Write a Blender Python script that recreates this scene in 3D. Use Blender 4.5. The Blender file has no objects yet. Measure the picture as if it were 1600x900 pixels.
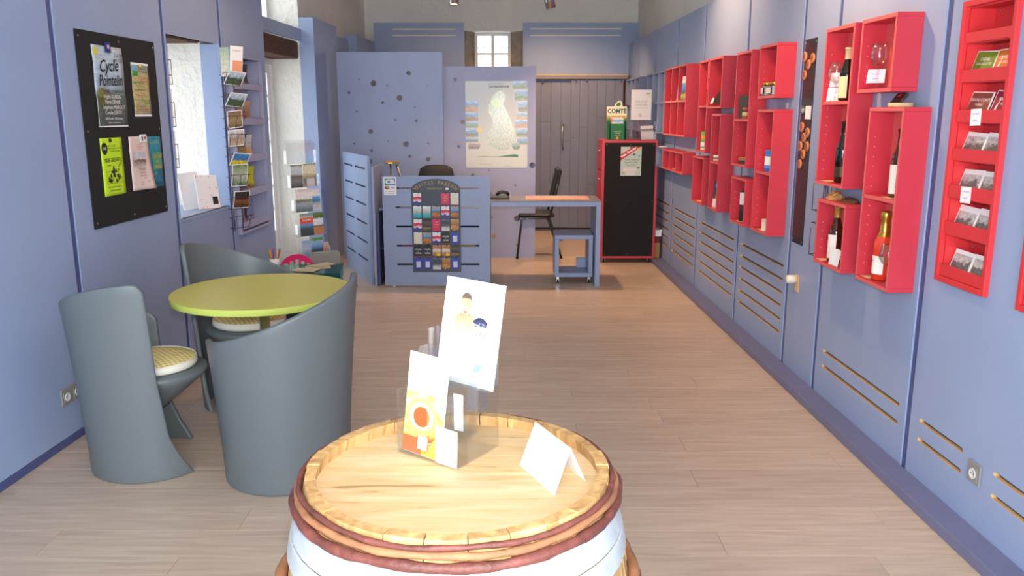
import bpy, bmesh, math, random
from mathutils import Matrix, Vector
random.seed(7)
S = bpy.context.scene
C = S.collection
RAD = math.radians
PI = math.pi

# ---------------------------------------------------------------- camera
cam_d = bpy.data.cameras.new('camera'); cam = bpy.data.objects.new('camera', cam_d); C.objects.link(cam)
cam_d.sensor_fit = 'HORIZONTAL'; cam_d.sensor_width = 36.0; cam_d.lens = 36.0 * 1290 / 1600
cam_d.clip_start = 0.05; cam_d.clip_end = 200
cam.location = (0, 0, 1.60); cam.rotation_euler = (RAD(90 - 11.97), 0, 0)
S.camera = cam

# ---------------------------------------------------------------- world, lights, exposure
W = bpy.data.worlds.new('World'); S.world = W; W.use_nodes = True
bg = W.node_tree.nodes['Background']; bg.inputs[0].default_value = (0.93, 0.97, 1.0, 1); bg.inputs[1].default_value = 4.2
S.view_settings.view_transform = 'Standard'; S.view_settings.look = 'None'
S.cycles.transparent_max_bounces = 48
S.view_settings.exposure = 0.08; S.view_settings.gamma = 1.0; S.view_settings.use_curve_mapping = False

def light(name, kind, loc, energy, color=(1, 1, 1), aim=None, **kw):
    d = bpy.data.lights.new(name, kind); d.energy = energy; d.color = color
    for k, v in kw.items(): setattr(d, k, v)
    o = bpy.data.objects.new(name, d); C.objects.link(o); o.location = loc
    if aim is not None:
        o.rotation_euler = (Vector(aim) - Vector(loc)).to_track_quat('-Z', 'Y').to_euler()
    return o
WARM = (1.0, 0.60, 0.32)
# the photographer's flash, above the lens
light('camera_flash', 'SPOT', (0.02, -0.02, 1.74), 200, (1.0, 0.97, 0.95), aim=(0, 4.0, 1.02), spot_size=RAD(105), spot_blend=0.5, shadow_soft_size=0.03)
# daylight through the glazed shop front behind the photographer
light('shopfront_daylight', 'AREA', (-0.1, -0.97, 1.35), 130, (0.82, 0.91, 1.0), aim=(-0.1, 3, 0.9), shape='RECTANGLE', size=2.7, size_y=2.2)
# sky portals at the side window, the garden door and the rear window (they only guide sampling of the sky)
for nm, lc, aim, sx, sy in (('side_window_portal', (-2.72, 5.66, 1.50), (0, 5.54, 1.5), .8, 1.1), ('garden_door_portal', (-2.60, 7.86, 1.60), (0, 7.74, 1.6), 1.4, 3.1), ('rear_window_portal', (-.266, 11.98, 2.0), (-.266, 0, 2.0), .5, 1.3)):
    light(nm, 'AREA', lc, 1, aim=aim, shape='RECTANGLE', size=sx, size_y=sy).data.cycles.is_portal = True

# ---------------------------------------------------------------- materials
def lin(c):
    f = lambda v: v / 12.92 if v <= 0.04045 else ((v + 0.055) / 1.055) ** 2.4
    return tuple(f(x / 255.0) for x in c[:3]) + (1,)
MATS = {}
def newmat(name):
    m = bpy.data.materials.new(name); m.use_nodes = True
    nt = m.node_tree
    return m, nt, nt.nodes['Principled BSDF']
def N(nt, typ, **kw):
    n = nt.nodes.new(typ)
    for k, v in kw.items(): setattr(n, k, v)
    return n
def mat(name, col, rough=0.5, metal=0.0, mottle=0.0, mscale=6.0, bump=0.0, bscale=60.0, bdist=0.004, spec=0.5, stretch=None, emit=0, rnd=0.0):
    if name in MATS: return MATS[name]
    m, nt, b = newmat(name); MATS[name] = m
    L = nt.links.new
    base = lin(col)
    b.inputs['Base Color'].default_value = base; b.inputs['Roughness'].default_value = rough
    b.inputs['Metallic'].default_value = metal; b.inputs['Specular IOR Level'].default_value = spec
    tc = N(nt, 'ShaderNodeTexCoord')
    mp = N(nt, 'ShaderNodeMapping'); L(tc.outputs['Object'], mp.inputs['Vector'])
    if stretch: mp.inputs['Scale'].default_value = stretch
    if mottle or rnd:
        n = N(nt, 'ShaderNodeTexNoise'); n.inputs['Scale'].default_value = mscale; n.inputs['Detail'].default_value = 5
        L(mp.outputs[0], n.inputs['Vector'])
        hsv = N(nt, 'ShaderNodeHueSaturation'); hsv.inputs['Color'].default_value = base
        mr = N(nt, 'ShaderNodeMapRange'); mr.inputs['From Min'].default_value = 0.25; mr.inputs['From Max'].default_value = 0.75
        mr.inputs['To Min'].default_value = 1 - mottle; mr.inputs['To Max'].default_value = 1 + mottle
        L(n.outputs['Fac'], mr.inputs['Value'])
        if rnd:
            oi = N(nt, 'ShaderNodeObjectInfo'); m2 = N(nt, 'ShaderNodeMapRange')
            m2.inputs['To Min'].default_value = 1 - rnd; m2.inputs['To Max'].default_value = 1 + rnd
            L(oi.outputs['Random'], m2.inputs['Value'])
            mu = N(nt, 'ShaderNodeMath', operation='MULTIPLY'); L(mr.outputs[0], mu.inputs[0]); L(m2.outputs[0], mu.inputs[1])
            L(mu.outputs[0], hsv.inputs['Value'])
        else: L(mr.outputs[0], hsv.inputs['Value'])
        L(hsv.outputs[0], b.inputs['Base Color'])
    if bump:
        n2 = N(nt, 'ShaderNodeTexNoise'); n2.inputs['Scale'].default_value = bscale; n2.inputs['Detail'].default_value = 4
        L(mp.outputs[0], n2.inputs['Vector'])
        bp = N(nt, 'ShaderNodeBump'); bp.inputs['Strength'].default_value = bump; bp.inputs['Distance'].default_value = bdist
        L(n2.outputs['Fac'], bp.inputs['Height']); L(bp.outputs[0], b.inputs['Normal'])
    if emit:
        b.inputs['Emission Color'].default_value = base; b.inputs['Emission Strength'].default_value = emit
    return m
def glassy(name, tint=(0.95, 0.97, 0.98), refl=0.06, edge=0.45, rough=0.03):
    """clear sheet: straight-through light plus a reflection that grows at grazing angles"""
    m = bpy.data.materials.new(name); m.use_nodes = True; nt = m.node_tree; MATS[name] = m
    nt.nodes.remove(nt.nodes['Principled BSDF']); out = nt.nodes['Material Output']
    t = N(nt, 'ShaderNodeBsdfTransparent'); t.inputs[0].default_value = tint + (1,)
    g = N(nt, 'ShaderNodeBsdfGlossy'); g.inputs['Roughness'].default_value = rough
    lw = N(nt, 'ShaderNodeLayerWeight'); lw.inputs[0].default_value = 0.25
    mr = N(nt, 'ShaderNodeMapRange'); mr.inputs['To Min'].default_value = refl; mr.inputs['To Max'].default_value = edge
    mx = N(nt, 'ShaderNodeMixShader'); L = nt.links.new
    L(lw.outputs['Facing'], mr.inputs['Value']); L(mr.outputs[0], mx.inputs[0]); L(t.outputs[0], mx.inputs[1]); L(g.outputs[0], mx.inputs[2]); L(mx.outputs[0], out.inputs['Surface'])
    return m
def printed(name, stops, noise=0.0, nscale=5.0, axis=2, blot=None, bscale=8.0, bth=0.5, interp='LINEAR', rough=0.35, seed=0.0):
    """printed sheet: colour bands along one axis of the sheet, wavered by noise, with an optional blotch colour"""
    if name in MATS: return MATS[name]
    m, nt, b = newmat(name); MATS[name] = m; L = nt.links.new
    b.inputs['Roughness'].default_value = rough
    tc = N(nt, 'ShaderNodeTexCoord'); sx = N(nt, 'ShaderNodeSeparateXYZ'); L(tc.outputs['Generated'], sx.inputs[0])
    n = N(nt, 'ShaderNodeTexNoise'); n.inputs['Scale'].default_value = nscale; n.inputs['Detail'].default_value = 6
    mp = N(nt, 'ShaderNodeMapping'); mp.inputs['Location'].default_value = (seed, seed * 2, seed * 3); L(tc.outputs['Generated'], mp.inputs['Vector']); L(mp.outputs[0], n.inputs['Vector'])
    ma = N(nt, 'ShaderNodeMath', operation='MULTIPLY_ADD'); ma.inputs[1].default_value = noise * 1.7; ma.inputs[2].default_value = -noise * 0.85; L(n.outputs['Fac'], ma.inputs[0])
    ad = N(nt, 'ShaderNodeMath', operation='ADD'); L(sx.outputs[axis], ad.inputs[0]); L(ma.outputs[0], ad.inputs[1])
    cr = N(nt, 'ShaderNodeValToRGB'); cr.color_ramp.interpolation = interp
    els = cr.color_ramp.elements
    while len(els) > 1: els.remove(els[-1])
    els[0].position = stops[0][0]; els[0].color = lin(stops[0][1])
    for p, c in stops[1:]:
        e = els.new(p); e.color = lin(c)
    L(ad.outputs[0], cr.inputs[0]); col = cr.outputs[0]
    if noise > .09:      # photographic variation of tone inside the print
        n4 = N(nt, 'ShaderNodeTexNoise'); n4.inputs['Scale'].default_value = nscale * 2.2; n4.inputs['Detail'].default_value = 7; L(mp.outputs[0], n4.inputs['Vector'])
        mv = N(nt, 'ShaderNodeMapRange'); mv.inputs['From Min'].default_value = .3; mv.inputs['From Max'].default_value = .7; mv.inputs['To Min'].default_value = .72; mv.inputs['To Max'].default_value = 1.25; L(n4.outputs['Fac'], mv.inputs['Value'])
        hv = N(nt, 'ShaderNodeHueSaturation'); L(mv.outputs[0], hv.inputs['Value']); L(col, hv.inputs['Color']); col = hv.outputs[0]
    if blot:
        n3 = N(nt, 'ShaderNodeTexNoise'); n3.inputs['Scale'].default_value = bscale; n3.inputs['Detail'].default_value = 5
        L(mp.outputs[0], n3.inputs['Vector'])
        mr = N(nt, 'ShaderNodeMapRange'); mr.inputs['From Min'].default_value = bth; mr.inputs['From Max'].default_value = bth + 0.06
        L(n3.outputs['Fac'], mr.inputs['Value'])
        mx = N(nt, 'ShaderNodeMix', data_type='RGBA'); mx.inputs[7].default_value = lin(blot)
        L(mr.outputs[0], mx.inputs[0]); L(col, mx.inputs[6]); col = mx.outputs[2]
    L(col, b.inputs['Base Color'])
    return m

BLUE = mat('blue_paint', (148, 165, 200), 0.42, mottle=0.05, mscale=2.5, bump=0.04, bscale=40)
BLUEG = mat('grey_blue_paint', (128, 140, 170), 0.45, mottle=0.06, mscale=3)
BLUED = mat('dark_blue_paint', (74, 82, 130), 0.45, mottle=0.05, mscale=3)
PLINTH = mat('plinth_paint', (110, 113, 146), 0.45, mottle=0.05)
MDF = mat('raw_board_edge', (220, 182, 130), 0.8, mottle=0.1, mscale=30)
PLAS = mat('rough_plaster', (230, 229, 223), 0.95, mottle=0.05, mscale=3, bump=0.9, bscale=22, bdist=0.02)
CEIL = mat('ceiling_paint', (214, 212, 205), 0.95)
STONE = mat('rough_stone', (150, 138, 124), 0.95, mottle=0.35, mscale=9, bump=0.8, bscale=18, bdist=0.02)
BEAM = mat('old_oak', (92, 62, 42), 0.85, mottle=0.4, mscale=7, bump=0.7, bscale=15, bdist=0.02, stretch=(1, 6, 6))
RED = mat('red_paint', (198, 52, 68), 0.40, mottle=0.04, mscale=8)
REDB = mat('bright_red_paint', (214, 52, 58), 0.40, mottle=0.04, mscale=8)
FELT = mat('black_felt', (28, 27, 29), 0.95, mottle=0.2, mscale=120)
GREYP = mat('grey_moulded_plastic', (104, 112, 115), 0.42, bump=0.06, bscale=220)
CHROME = mat('chrome', (215, 215, 218), 0.15, 1.0)
STEEL = mat('brushed_steel', (178, 178, 176), 0.35, 1.0)
GALV = mat('galvanised_steel', (190, 196, 199), 0.5, 0.4, mottle=0.14, mscale=26)
WHITEP = mat('white_painted_wood', (236, 236, 232), 0.45)
WPAPER = mat('white_paper', (242, 243, 246), 0.6)
BLACKP = mat('black_plastic', (24, 24, 26), 0.4)
BLACKL = mat('black_leather', (30, 29, 30), 0.5, bump=0.1, bscale=90)
WIRE = mat('brown_wire', (92, 66, 58), 0.4, 0.6)
INK = mat('black_ink', (26, 26, 30), 0.6)
INKW = mat('white_ink', (245, 245, 245), 0.6)
INKG = mat('gold_ink', (186, 158, 92), 0.55)
INKR = mat('red_ink', (200, 38, 40), 0.55)
INKGR = mat('green_ink', (58, 120, 52), 0.55)
INKB = mat('blue_ink', (62, 100, 190), 0.55)
GOLD = mat('gold_foil', (214, 170, 72), 0.28, 0.9)
GLASS = glassy('window_glass', (0.97, 0.98, 0.98), 0.04, 0.3)
ACR = glassy('clear_acrylic', (0.985, 0.99, 0.99), 0.035, 0.40, 0.08)
CRYS = glassy('wine_glass', (0.97, 0.97, 0.97), 0.05, 0.6, 0.02)

def wood(name, c1, c2, scale, stretch, rough=0.5, rnd=0.0, bump=0.1, c3=None):
    m, nt, b = newmat(name); MATS[name] = m; L = nt.links.new
    tc = N(nt, 'ShaderNodeTexCoord'); mp = N(nt, 'ShaderNodeMapping'); mp.inputs['Scale'].default_value = stretch
    oi = N(nt, 'ShaderNodeObjectInfo')
    va = N(nt, 'ShaderNodeVectorMath', operation='ADD'); vs = N(nt, 'ShaderNodeVectorMath', operation='SCALE'); vs.inputs['Scale'].default_value = 37.0
    cx = N(nt, 'ShaderNodeCombineXYZ'); L(oi.outputs['Random'], cx.inputs[0]); L(oi.outputs['Random'], cx.inputs[1]); L(cx.outputs[0], vs.inputs[0])
    L(tc.outputs['Object'], va.inputs[0]); L(vs.outputs[0], va.inputs[1]); L(va.outputs[0], mp.inputs[0])
    n = N(nt, 'ShaderNodeTexNoise'); n.inputs['Scale'].default_value = scale; n.inputs['Detail'].default_value = 8; n.inputs['Distortion'].default_value = 0.6
    L(mp.outputs[0], n.inputs['Vector'])
    cr = N(nt, 'ShaderNodeValToRGB'); cr.color_ramp.elements[0].position = 0.3; cr.color_ramp.elements[1].position = 0.7
    cr.color_ramp.elements[0].color = lin(c1); cr.color_ramp.elements[1].color = lin(c2)
    if c3:
        e = cr.color_ramp.elements.new(0.36); e.color = lin(c3)
    L(n.outputs['Fac'], cr.inputs[0])
    hsv = N(nt, 'ShaderNodeHueSaturation'); mr = N(nt, 'ShaderNodeMapRange'); mr.inputs['To Min'].default_value = 1 - rnd; mr.inputs['To Max'].default_value = 1 + rnd
    L(oi.outputs['Random'], mr.inputs['Value']); L(mr.outputs[0], hsv.inputs['Value']); L(cr.outputs[0], hsv.inputs['Color']); L(hsv.outputs[0], b.inputs['Base Color'])
    b.inputs['Roughness'].default_value = rough
    bp = N(nt, 'ShaderNodeBump'); bp.inputs['Strength'].default_value = bump; bp.inputs['Distance'].default_value = 0.002; L(n.outputs['Fac'], bp.inputs['Height']); L(bp.outputs[0], b.inputs['Normal'])
    return m
FLOORW = wood('floor_oak', (186, 164, 144), (209, 188, 166), 4.0, (0.8, 9, 9), 0.36, 0.05, 0.05)
STAVE = wood('barrel_stave_oak', (152, 112, 66), (206, 168, 112), 5.0, (8, 8, 1), 0.7, 0.10, 0.25)
HEADW = wood('barrel_head_oak', (158, 122, 82), (208, 183, 146), 4.5, (1, 7, 5), 0.65, 0.06, 0.2, c3=(194, 160, 112))
BARK = mat('bark_hoop', (98, 52, 44), 0.6, mottle=0.45, mscale=16, bump=0.8, bscale=30, bdist=0.01)
SPLIT = mat('split_willow', (142, 96, 64), 0.7, mottle=0.35, mscale=20, bump=0.5, bscale=40, bdist=0.006)

# ---------------------------------------------------------------- mesh helpers
class MB:
    """collects shapes; build() links them as one mesh object"""
    def __init__(s): s.v = []; s.f = []; s.m = []; s.sm = []
    def add(s, vs, fs, mi=0, smooth=False):
        o = len(s.v); s.v += [tuple(v) for v in vs]
        for f in fs: s.f.append([i + o for i in f]); s.m.append(mi); s.sm.append(smooth)
        return s
    def box(s, x0, x1, y0, y1, z0, z1, mi=0, b=0.0, M=None):
        if x0 > x1: x0, x1 = x1, x0
        if y0 > y1: y0, y1 = y1, y0
        if z0 > z1: z0, z1 = z1, z0
        b = min(b, (x1 - x0) * .45, (y1 - y0) * .45, (z1 - z0) * .45)
        if b <= 0:
            vs = [(x, y, z) for x in (x0, x1) for y in (y0, y1) for z in (z0, z1)]
            fs = [(0, 1, 3, 2), (4, 6, 7, 5), (0, 4, 5, 1), (2, 3, 7, 6), (0, 2, 6, 4), (1, 5, 7, 3)]
        else:
            vs = []; ix = {}
            for i, x in enumerate((x0, x1)):
                for j, y in enumerate((y0, y1)):
                    for k, z in enumerate((z0, z1)):
                        dx, dy, dz = (b if i == 0 else -b), (b if j == 0 else -b), (b if k == 0 else -b)
                        ix[i, j, k, 0] = len(vs); vs.append((x, y + dy, z + dz))
                        ix[i, j, k, 1] = len(vs); vs.append((x + dx, y, z + dz))
                        ix[i, j, k, 2] = len(vs); vs.append((x + dx, y + dy, z))
            g = lambda *a: ix[a]; fs = []
            for i in (0, 1):
                q = [g(i, 0, 0, 0), g(i, 1, 0, 0), g(i, 1, 1, 0), g(i, 0, 1, 0)]; fs.append(q if i else q[::-1])
                q = [g(0, i, 0, 1), g(1, i, 0, 1), g(1, i, 1, 1), g(0, i, 1, 1)]; fs.append(q[::-1] if i else q)
                q = [g(0, 0, i, 2), g(1, 0, i, 2), g(1, 1, i, 2), g(0, 1, i, 2)]; fs.append(q if i else q[::-1])
            for a in (0, 1):
                for c in (0, 1):
                    q = [g(a, c, 0, 0), g(a, c, 0, 1), g(a, c, 1, 1), g(a, c, 1, 0)]; fs.append(q if (a ^ c) else q[::-1])
                    q = [g(a, 0, c, 0), g(a, 0, c, 2), g(a, 1, c, 2), g(a, 1, c, 0)]; fs.append(q[::-1] if (a ^ c) else q)
                    q = [g(0, a, c, 1), g(0, a, c, 2), g(1, a, c, 2), g(1, a, c, 1)]; fs.append(q if (a ^ c) else q[::-1])
                    for d in (0, 1):
                        q = [g(a, c, d, 0), g(a, c, d, 1), g(a, c, d, 2)]; fs.append(q if (a ^ c ^ d) else q[::-1])
        if M is not None: vs = [M @ Vector(v) for v in vs]
        return s.add(vs, fs, mi)
    def lathe(s, prof, n=24, mi=0, smooth=True, M=None, cx=0, cy=0, caps=True):
        vs = []; fs = []
        for r, z in prof:
            for k in range(n):
                a = 2 * PI * k / n; vs.append((cx + r * math.cos(a), cy + r * math.sin(a), z))
        for i in range(len(prof) - 1):
            for k in range(n):
                k2 = (k + 1) % n; fs.append((i * n + k, i * n + k2, (i + 1) * n + k2, (i + 1) * n + k))
        if caps:
            if prof[0][0] > 1e-4: fs.append(tuple(range(n))[::-1])
            if prof[-1][0] > 1e-4: fs.append(tuple((len(prof) - 1) * n + k for k in range(n)))
        if M is not None: vs = [M @ Vector(v) for v in vs]
        return s.add(vs, fs, mi, smooth)
    def tube(s, pts, r, n=8, mi=0, closed=False, radii=None):
        pts = [Vector(p) for p in pts]; vs = []; fs = []; m = len(pts); up = None
        for i, p in enumerate(pts):
            a = pts[(i - 1) % m] if (closed or i > 0) else p; b = pts[(i + 1) % m] if (closed or i < m - 1) else p
            t = (b - a).normalized()
            if up is None: up = Vector((0, 0, 1)) if abs(t.z) < 0.9 else Vector((1, 0, 0))
            u = t.cross(up); u = u.normalized() if u.length > 1e-6 else Vector((1, 0, 0)); w = u.cross(t).normalized(); up = w
            rr = radii[i] if radii else r
            for k in range(n):
                ang = 2 * PI * k / n; vs.append(p + u * (rr * math.cos(ang)) + w * (rr * math.sin(ang)))
        for i in range(m if closed else m - 1):
            i2 = (i + 1) % m
            for k in range(n):
                k2 = (k + 1) % n; fs.append((i * n + k, i2 * n + k, i2 * n + k2, i * n + k2))
        if not closed: fs.append(tuple(range(n))); fs.append(tuple((m - 1) * n + k for k in range(n))[::-1])
        return s.add(vs, fs, mi, True)
    def quad(s, x0, x1, z0, z1, y=0.0, mi=0):
        return s.add([(x0, y, z0), (x1, y, z0), (x1, y, z1), (x0, y, z1)], [(0, 1, 2, 3)], mi)
    def poly(s, pts, y=0.0, mi=0):          # flat outline in the x-z plane, facing -y
        return s.add([(x, y, z) for x, z in pts], [tuple(range(len(pts)))], mi)
    def mesh(s, name, mats):
        me = bpy.data.meshes.new(name); me.from_pydata(s.v, [], s.f)
        for m in (mats if isinstance(mats, (list, tuple)) else [mats]): me.materials.append(m)
        me.polygons.foreach_set('material_index', s.m); me.polygons.foreach_set('use_smooth', s.sm); me.update()
        return me
    def build(s, name, mats, parent=None, loc=None, rot=None):
        return link(name, s.mesh(name, mats), parent, loc, rot)
def link(name, me, parent=None, loc=None, rot=None):
    o = bpy.data.objects.new(name, me); C.objects.link(o)
    if parent is not None: o.parent = parent
    if loc is not None: o.location = loc
    if rot is not None: o.rotation_euler = rot
    return o
def box(name, m, parent, x0, x1, y0, y1, z0, z1, b=0.0, loc=None, rot=None):
    return MB().box(x0, x1, y0, y1, z0, z1, 0, b).build(name, m, parent, loc, rot)
def tag(o, label, cat, group=None):
    o['label'] = label; o['category'] = cat
    if group: o['group'] = group
    return o
def thing(name, label, cat, loc=(0, 0, 0), rz=0.0, group=None):
    o = bpy.data.objects.new(name, None); C.objects.link(o); o.empty_display_size = 0.1
    o.location = loc; o.rotation_euler = (0, 0, rz); return tag(o, label, cat, group)
def struct(o): o['kind'] = 'structure'; return o
def sroot(name):
    o = bpy.data.objects.new(name, None); C.objects.link(o); return struct(o)
def circle(cx, cz, r, n=16): return [(cx + r * math.cos(2 * PI * k / n), cz + r * math.sin(2 * PI * k / n)) for k in range(n)]
def rect(x0, x1, z0, z1): return [(x0, z0), (x1, z0), (x1, z1), (x0, z1)]
def slot(x0, x1, zc, h):
    r = h / 2; n = 5; p = []
    for k in range(n): a = -PI / 2 + PI * k / (n - 1); p.append((x1 - r + r * math.cos(a), zc + r * math.sin(a)))
    for k in range(n): a = PI / 2 + PI * k / (n - 1); p.append((x0 + r + r * math.cos(a), zc + r * math.sin(a)))
    return p
def plate_mesh(name, outer, holes, t, mats):
    """board of thickness t in the x-z plane (front face at y=0, back at y=t), with holes cut through; hole walls use material 1"""
    cu = bpy.data.curves.new(name, 'CURVE'); cu.dimensions = '2D'; cu.fill_mode = 'BOTH'; cu.extrude = t / 2
    for pts in [outer] + holes:
        sp = cu.splines.new('POLY'); sp.points.add(len(pts) - 1); sp.use_cyclic_u = True
        for p, (x, z) in zip(sp.points, pts): p.co = (x, z, 0, 1)
    ob = bpy.data.objects.new(name, cu); me = bpy.data.meshes.new_from_object(ob)
    bpy.data.objects.remove(ob); bpy.data.curves.remove(cu)
    ox = [p[0] for p in outer]; oz = [p[1] for p in outer]
    x0, x1, z0, z1 = min(ox), max(ox), min(oz), max(oz)
    me.materials.clear()
    for m in mats: me.materials.append(m)
    for p in me.polygons:
        p.use_smooth = False
        if abs(p.normal.z) < 0.5:
            c = p.center
            p.material_index = 1 if (x0 + 1e-4 < c.x < x1 - 1e-4 and z0 + 1e-4 < c.y < z1 - 1e-4 and len(mats) > 1) else 0
        else: p.material_index = 0
    me.transform(Matrix(((1, 0, 0, 0), (0, 0, -1, t / 2), (0, 1, 0, 0), (0, 0, 0, 1)))); me.update()
    me.name = name
    return me
def text_mesh(txt, size, align='CENTER', extrude=0.0, shear=0.0, offset=0.0):
    cu = bpy.data.curves.new('t', 'FONT'); cu.body = txt; cu.size = size; cu.align_x = align; cu.align_y = 'CENTER'; cu.extrude = extrude
    cu.shear = shear; cu.resolution_u = 2; cu.offset = offset
    ob = bpy.data.objects.new('t', cu); me = bpy.data.meshes.new_from_object(ob)
    bpy.data.objects.remove(ob); bpy.data.curves.remove(cu)
    me.transform(Matrix.Rotation(PI / 2, 4, 'X')); return me
def text(parent, txt, size, x, z, m, y=-0.001, align='CENTER', shear=0.0, rot=0.0, sx=1.0, bold=0.0, name='lettering'):
    me = text_mesh(txt, size, align, 0.0, shear, bold); me.materials.clear(); me.materials.append(m)
    me.transform(Matrix.Translation((x, y, z)) @ Matrix.Rotation(-rot, 4, 'Y') @ Matrix.Scale(sx, 4, (1, 0, 0)))
    return link(name, me, parent)
def textlines(parent, rows, m, y=-0.001, name='lettering'):
    """small print: several short lines joined into one part; rows = (text, size, x, z[, sx])"""
    mb = MB()
    for r in rows:
        me = text_mesh(r[0], r[1]); sx = r[4] if len(r) > 4 else 1.0
        mb.add([(v.co.x * sx + r[2], y, v.co.z + r[3]) for v in me.vertices], [tuple(p.vertices) for p in me.polygons]); bpy.data.meshes.remove(me)
    return mb.build(name, m, parent)
def copy_tree(o, parent=None):
    c = o.copy(); C.objects.link(c); c.parent = parent
    for ch in list(o.children): copy_tree(ch, c)
    return c

# ---------------------------------------------------------------- wall frames (front of a board = local -y, local x runs to the viewer's right)
AR, AL = RAD(-1.22), RAD(2.43)
dR = Vector((math.sin(AR), math.cos(AR), 0)); nR = Vector((dR.y, -dR.x, 0)); pR = Vector((1.8285, 0, 0))
dL = Vector((math.sin(AL), math.cos(AL), 0)); nL = Vector((dL.y, -dL.x, 0)); pL = Vector((-2.347, 0, 0))
RZ_R = math.atan2(-dR.y, -dR.x); RZ_L = math.atan2(dL.y, dL.x)
def RW(s, d, z): v = pR + dR * s - nR * d; return (v.x, v.y, z)      # s along the right wall, d out into the room
def LW(s, d, z): v = pL + dL * s + nL * d; return (v.x, v.y, z)
# ================================================================ THE SETTING
# floor: oak-look planks laid across the room
floor = box('floor', mat('floor_base', (120, 98, 80), 0.6), None, -3.0, 2.2, -1.2, 12.1, -0.12, -0.006); struct(floor)
box('floor_slab', FLOORW, floor, -2.45, 1.95, -1.0, 2.2, -0.006, 0.0)
row = 0; y = 2.2; PW = 0.1915
while y < 11.7:
    off = random.uniform(0, 1.28); x = -2.95 - off
    while x < 1.85:
        xa, xb = max(x, -2.95), min(x + 1.28, 1.85)
        if xb - xa > 0.02:
            MB().box(-(xb - xa) / 2 + .0007, (xb - xa) / 2 - .0007, -PW / 2 + .0007, PW / 2 - .0007, -0.0065, 0.0, 0, 0.0006).build('plank', FLOORW, floor, ((xa + xb) / 2, y + PW / 2, 0))
        x += 1.28
    y += PW; row += 1

ceil = box('ceiling', CEIL, None, -3.0, 2.2, -1.2, 12.1, 3.25, 3.4); struct(ceil)

# ---- right wall
wr = sroot('wall_right'); wr.location = pR; wr.rotation_euler = (0, 0, RZ_R)
box('plaster', PLAS, wr, -12.0, 1.1, 0.13, 0.45, 0, 3.25)
ROWS6 = (0.65, 0.563, 0.479, 0.392, 0.304, 0.218); ROWS2 = (0.306, 0.220)
def rpanel(s0, s1, z0, z1, holes=(), t=0.02):
    # board between s0 and s1 of the right wall; local x = -s
    me = plate_mesh('panel', rect(-s1, -s0, z0, z1), list(holes), t, (BLUE, MDF))
    return link('panel', me, wr)
def rslots(s0, s1, rows): return [slot(-s1, -s0, z, 0.019) for z in rows]
G = 0.024
rpanel(-1.0, 1.1, 0.03, 2.51)
rpanel(1.1 + G, 2.25, 0.03, 2.51)
rpanel(2.25 + G, 3.465 - G, 0.03, 2.51, rslots(3.028, 3.366, ROWS2) + rslots(2.33, 2.826, ROWS2) + [rect(-3.322, -3.005, 0.95, 2.00), rect(-2.782, -2.465, 0.95, 2.00)])
rpanel(3.465 + G, 4.55 - G, 0.03, 2.51, rslots(3.547, 4.431, ROWS2))
rpanel(4.55 + G, 5.065 - G, 0.03, 2.51)
rpanel(5.065 + G, 6.16 - G, 0.03, 2.51, rslots(5.145, 6.07, ROWS6))
rpanel(6.16 + G, 7.435 - G, 0.03, 2.51, rslots(6.24, 7.308, ROWS6))
rpanel(7.435 + G, 8.505 - G, 0.03, 2.51, rslots(7.505, 8.428, ROWS6))
rpanel(8.505 + G, 9.66 - G, 0.03, 2.51, rslots(8.62, 9.46, ROWS6))
rpanel(9.66 + G, 10.74 - G, 0.03, 2.51)
rpanel(10.74 + G, 11.18 - G, 0.03, 2.51)
rpanel(11.18 + G, 11.58, 0.03, 2.51)
for s in (1.1, 2.25, 3.465, 4.55, 5.065, 6.16, 7.435, 8.505, 9.66, 10.74, 11.18):
    box('batten', BLUED, wr, -s - 0.0238, -s + 0.0238, 0.007, 0.03, 0.03, 2.507)
br = sroot('baseboard_right'); br.location = pR; br.rotation_euler = (0, 0, RZ_R)
for s0, s1 in ((-0.9, 2.0), (2.002, 4.566), (4.568, 8.35), (8.352, 11.55)):
    box('plinth_board', PLINTH, br, -s1, -s0, -0.116, -0.001, 0.0, 0.048, 0.003)

# ---- left wall
wl = sroot('wall_left'); wl.location = pL; wl.rotation_euler = (0, 0, RZ_L)
D1 = 0.14
for a in ((-1.1, 5.27, D1, .62, 0, 3.25), (5.27, 6.12, D1, .62, 0, .905), (5.27, 6.12, D1, .62, 2.20, 3.25), (6.12, 7.13, D1, .62, 0, 3.25),
          (8.60, 12.0, D1 + .008, .62, 0, 3.25), (7.13, 8.60, .50, .62, 2.17, 2.42)):
    box('plaster', PLAS, wl, *a)
def lpanel(s0, s1, z0, z1, holes=(), y=0.0):
    me = plate_mesh('panel', rect(s0, s1, z0, z1), list(holes), 0.02, (BLUE, BLUE)); return link('panel', me, wl, (0, y, 0))
lpanel(-1.0, 1.6, 0.04, 2.53); lpanel(1.6 + G, 2.85 - G, 0.04, 2.53); lpanel(2.85 + G, 4.07 - G, 0.04, 2.53)
lpanel(4.07 + G, 5.24 - G, 0.04, 2.53)
lpanel(5.24 + G, 6.15 - G, 0.04, 2.53, [rect(5.275, 6.115, 0.93, 2.08)])
lpanel(6.15 + G, 7.085, 0.04, 2.53, [rect(6.262, 6.895, 0.71, 2.005)])
for s in (1.6, 2.85, 4.07, 5.24, 6.15): box('batten', BLUED, wl, s - .0238, s + .0238, .007, .03, .04, 2.527)
box('reveal_board', BLUE, wl, 6.115, 6.133, .0205, D1, .93, 2.08); box('reveal_board', BLUE, wl, 5.255, 5.272, .0205, D1, .93, 2.08)
box('sill_board', BLUE, wl, 5.275, 6.113, -.004, .50, .908, .93, .002)
box('end_board', BLUE, wl, 7.065, 7.085, .0205, D1, 0.0, 2.53)
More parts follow.
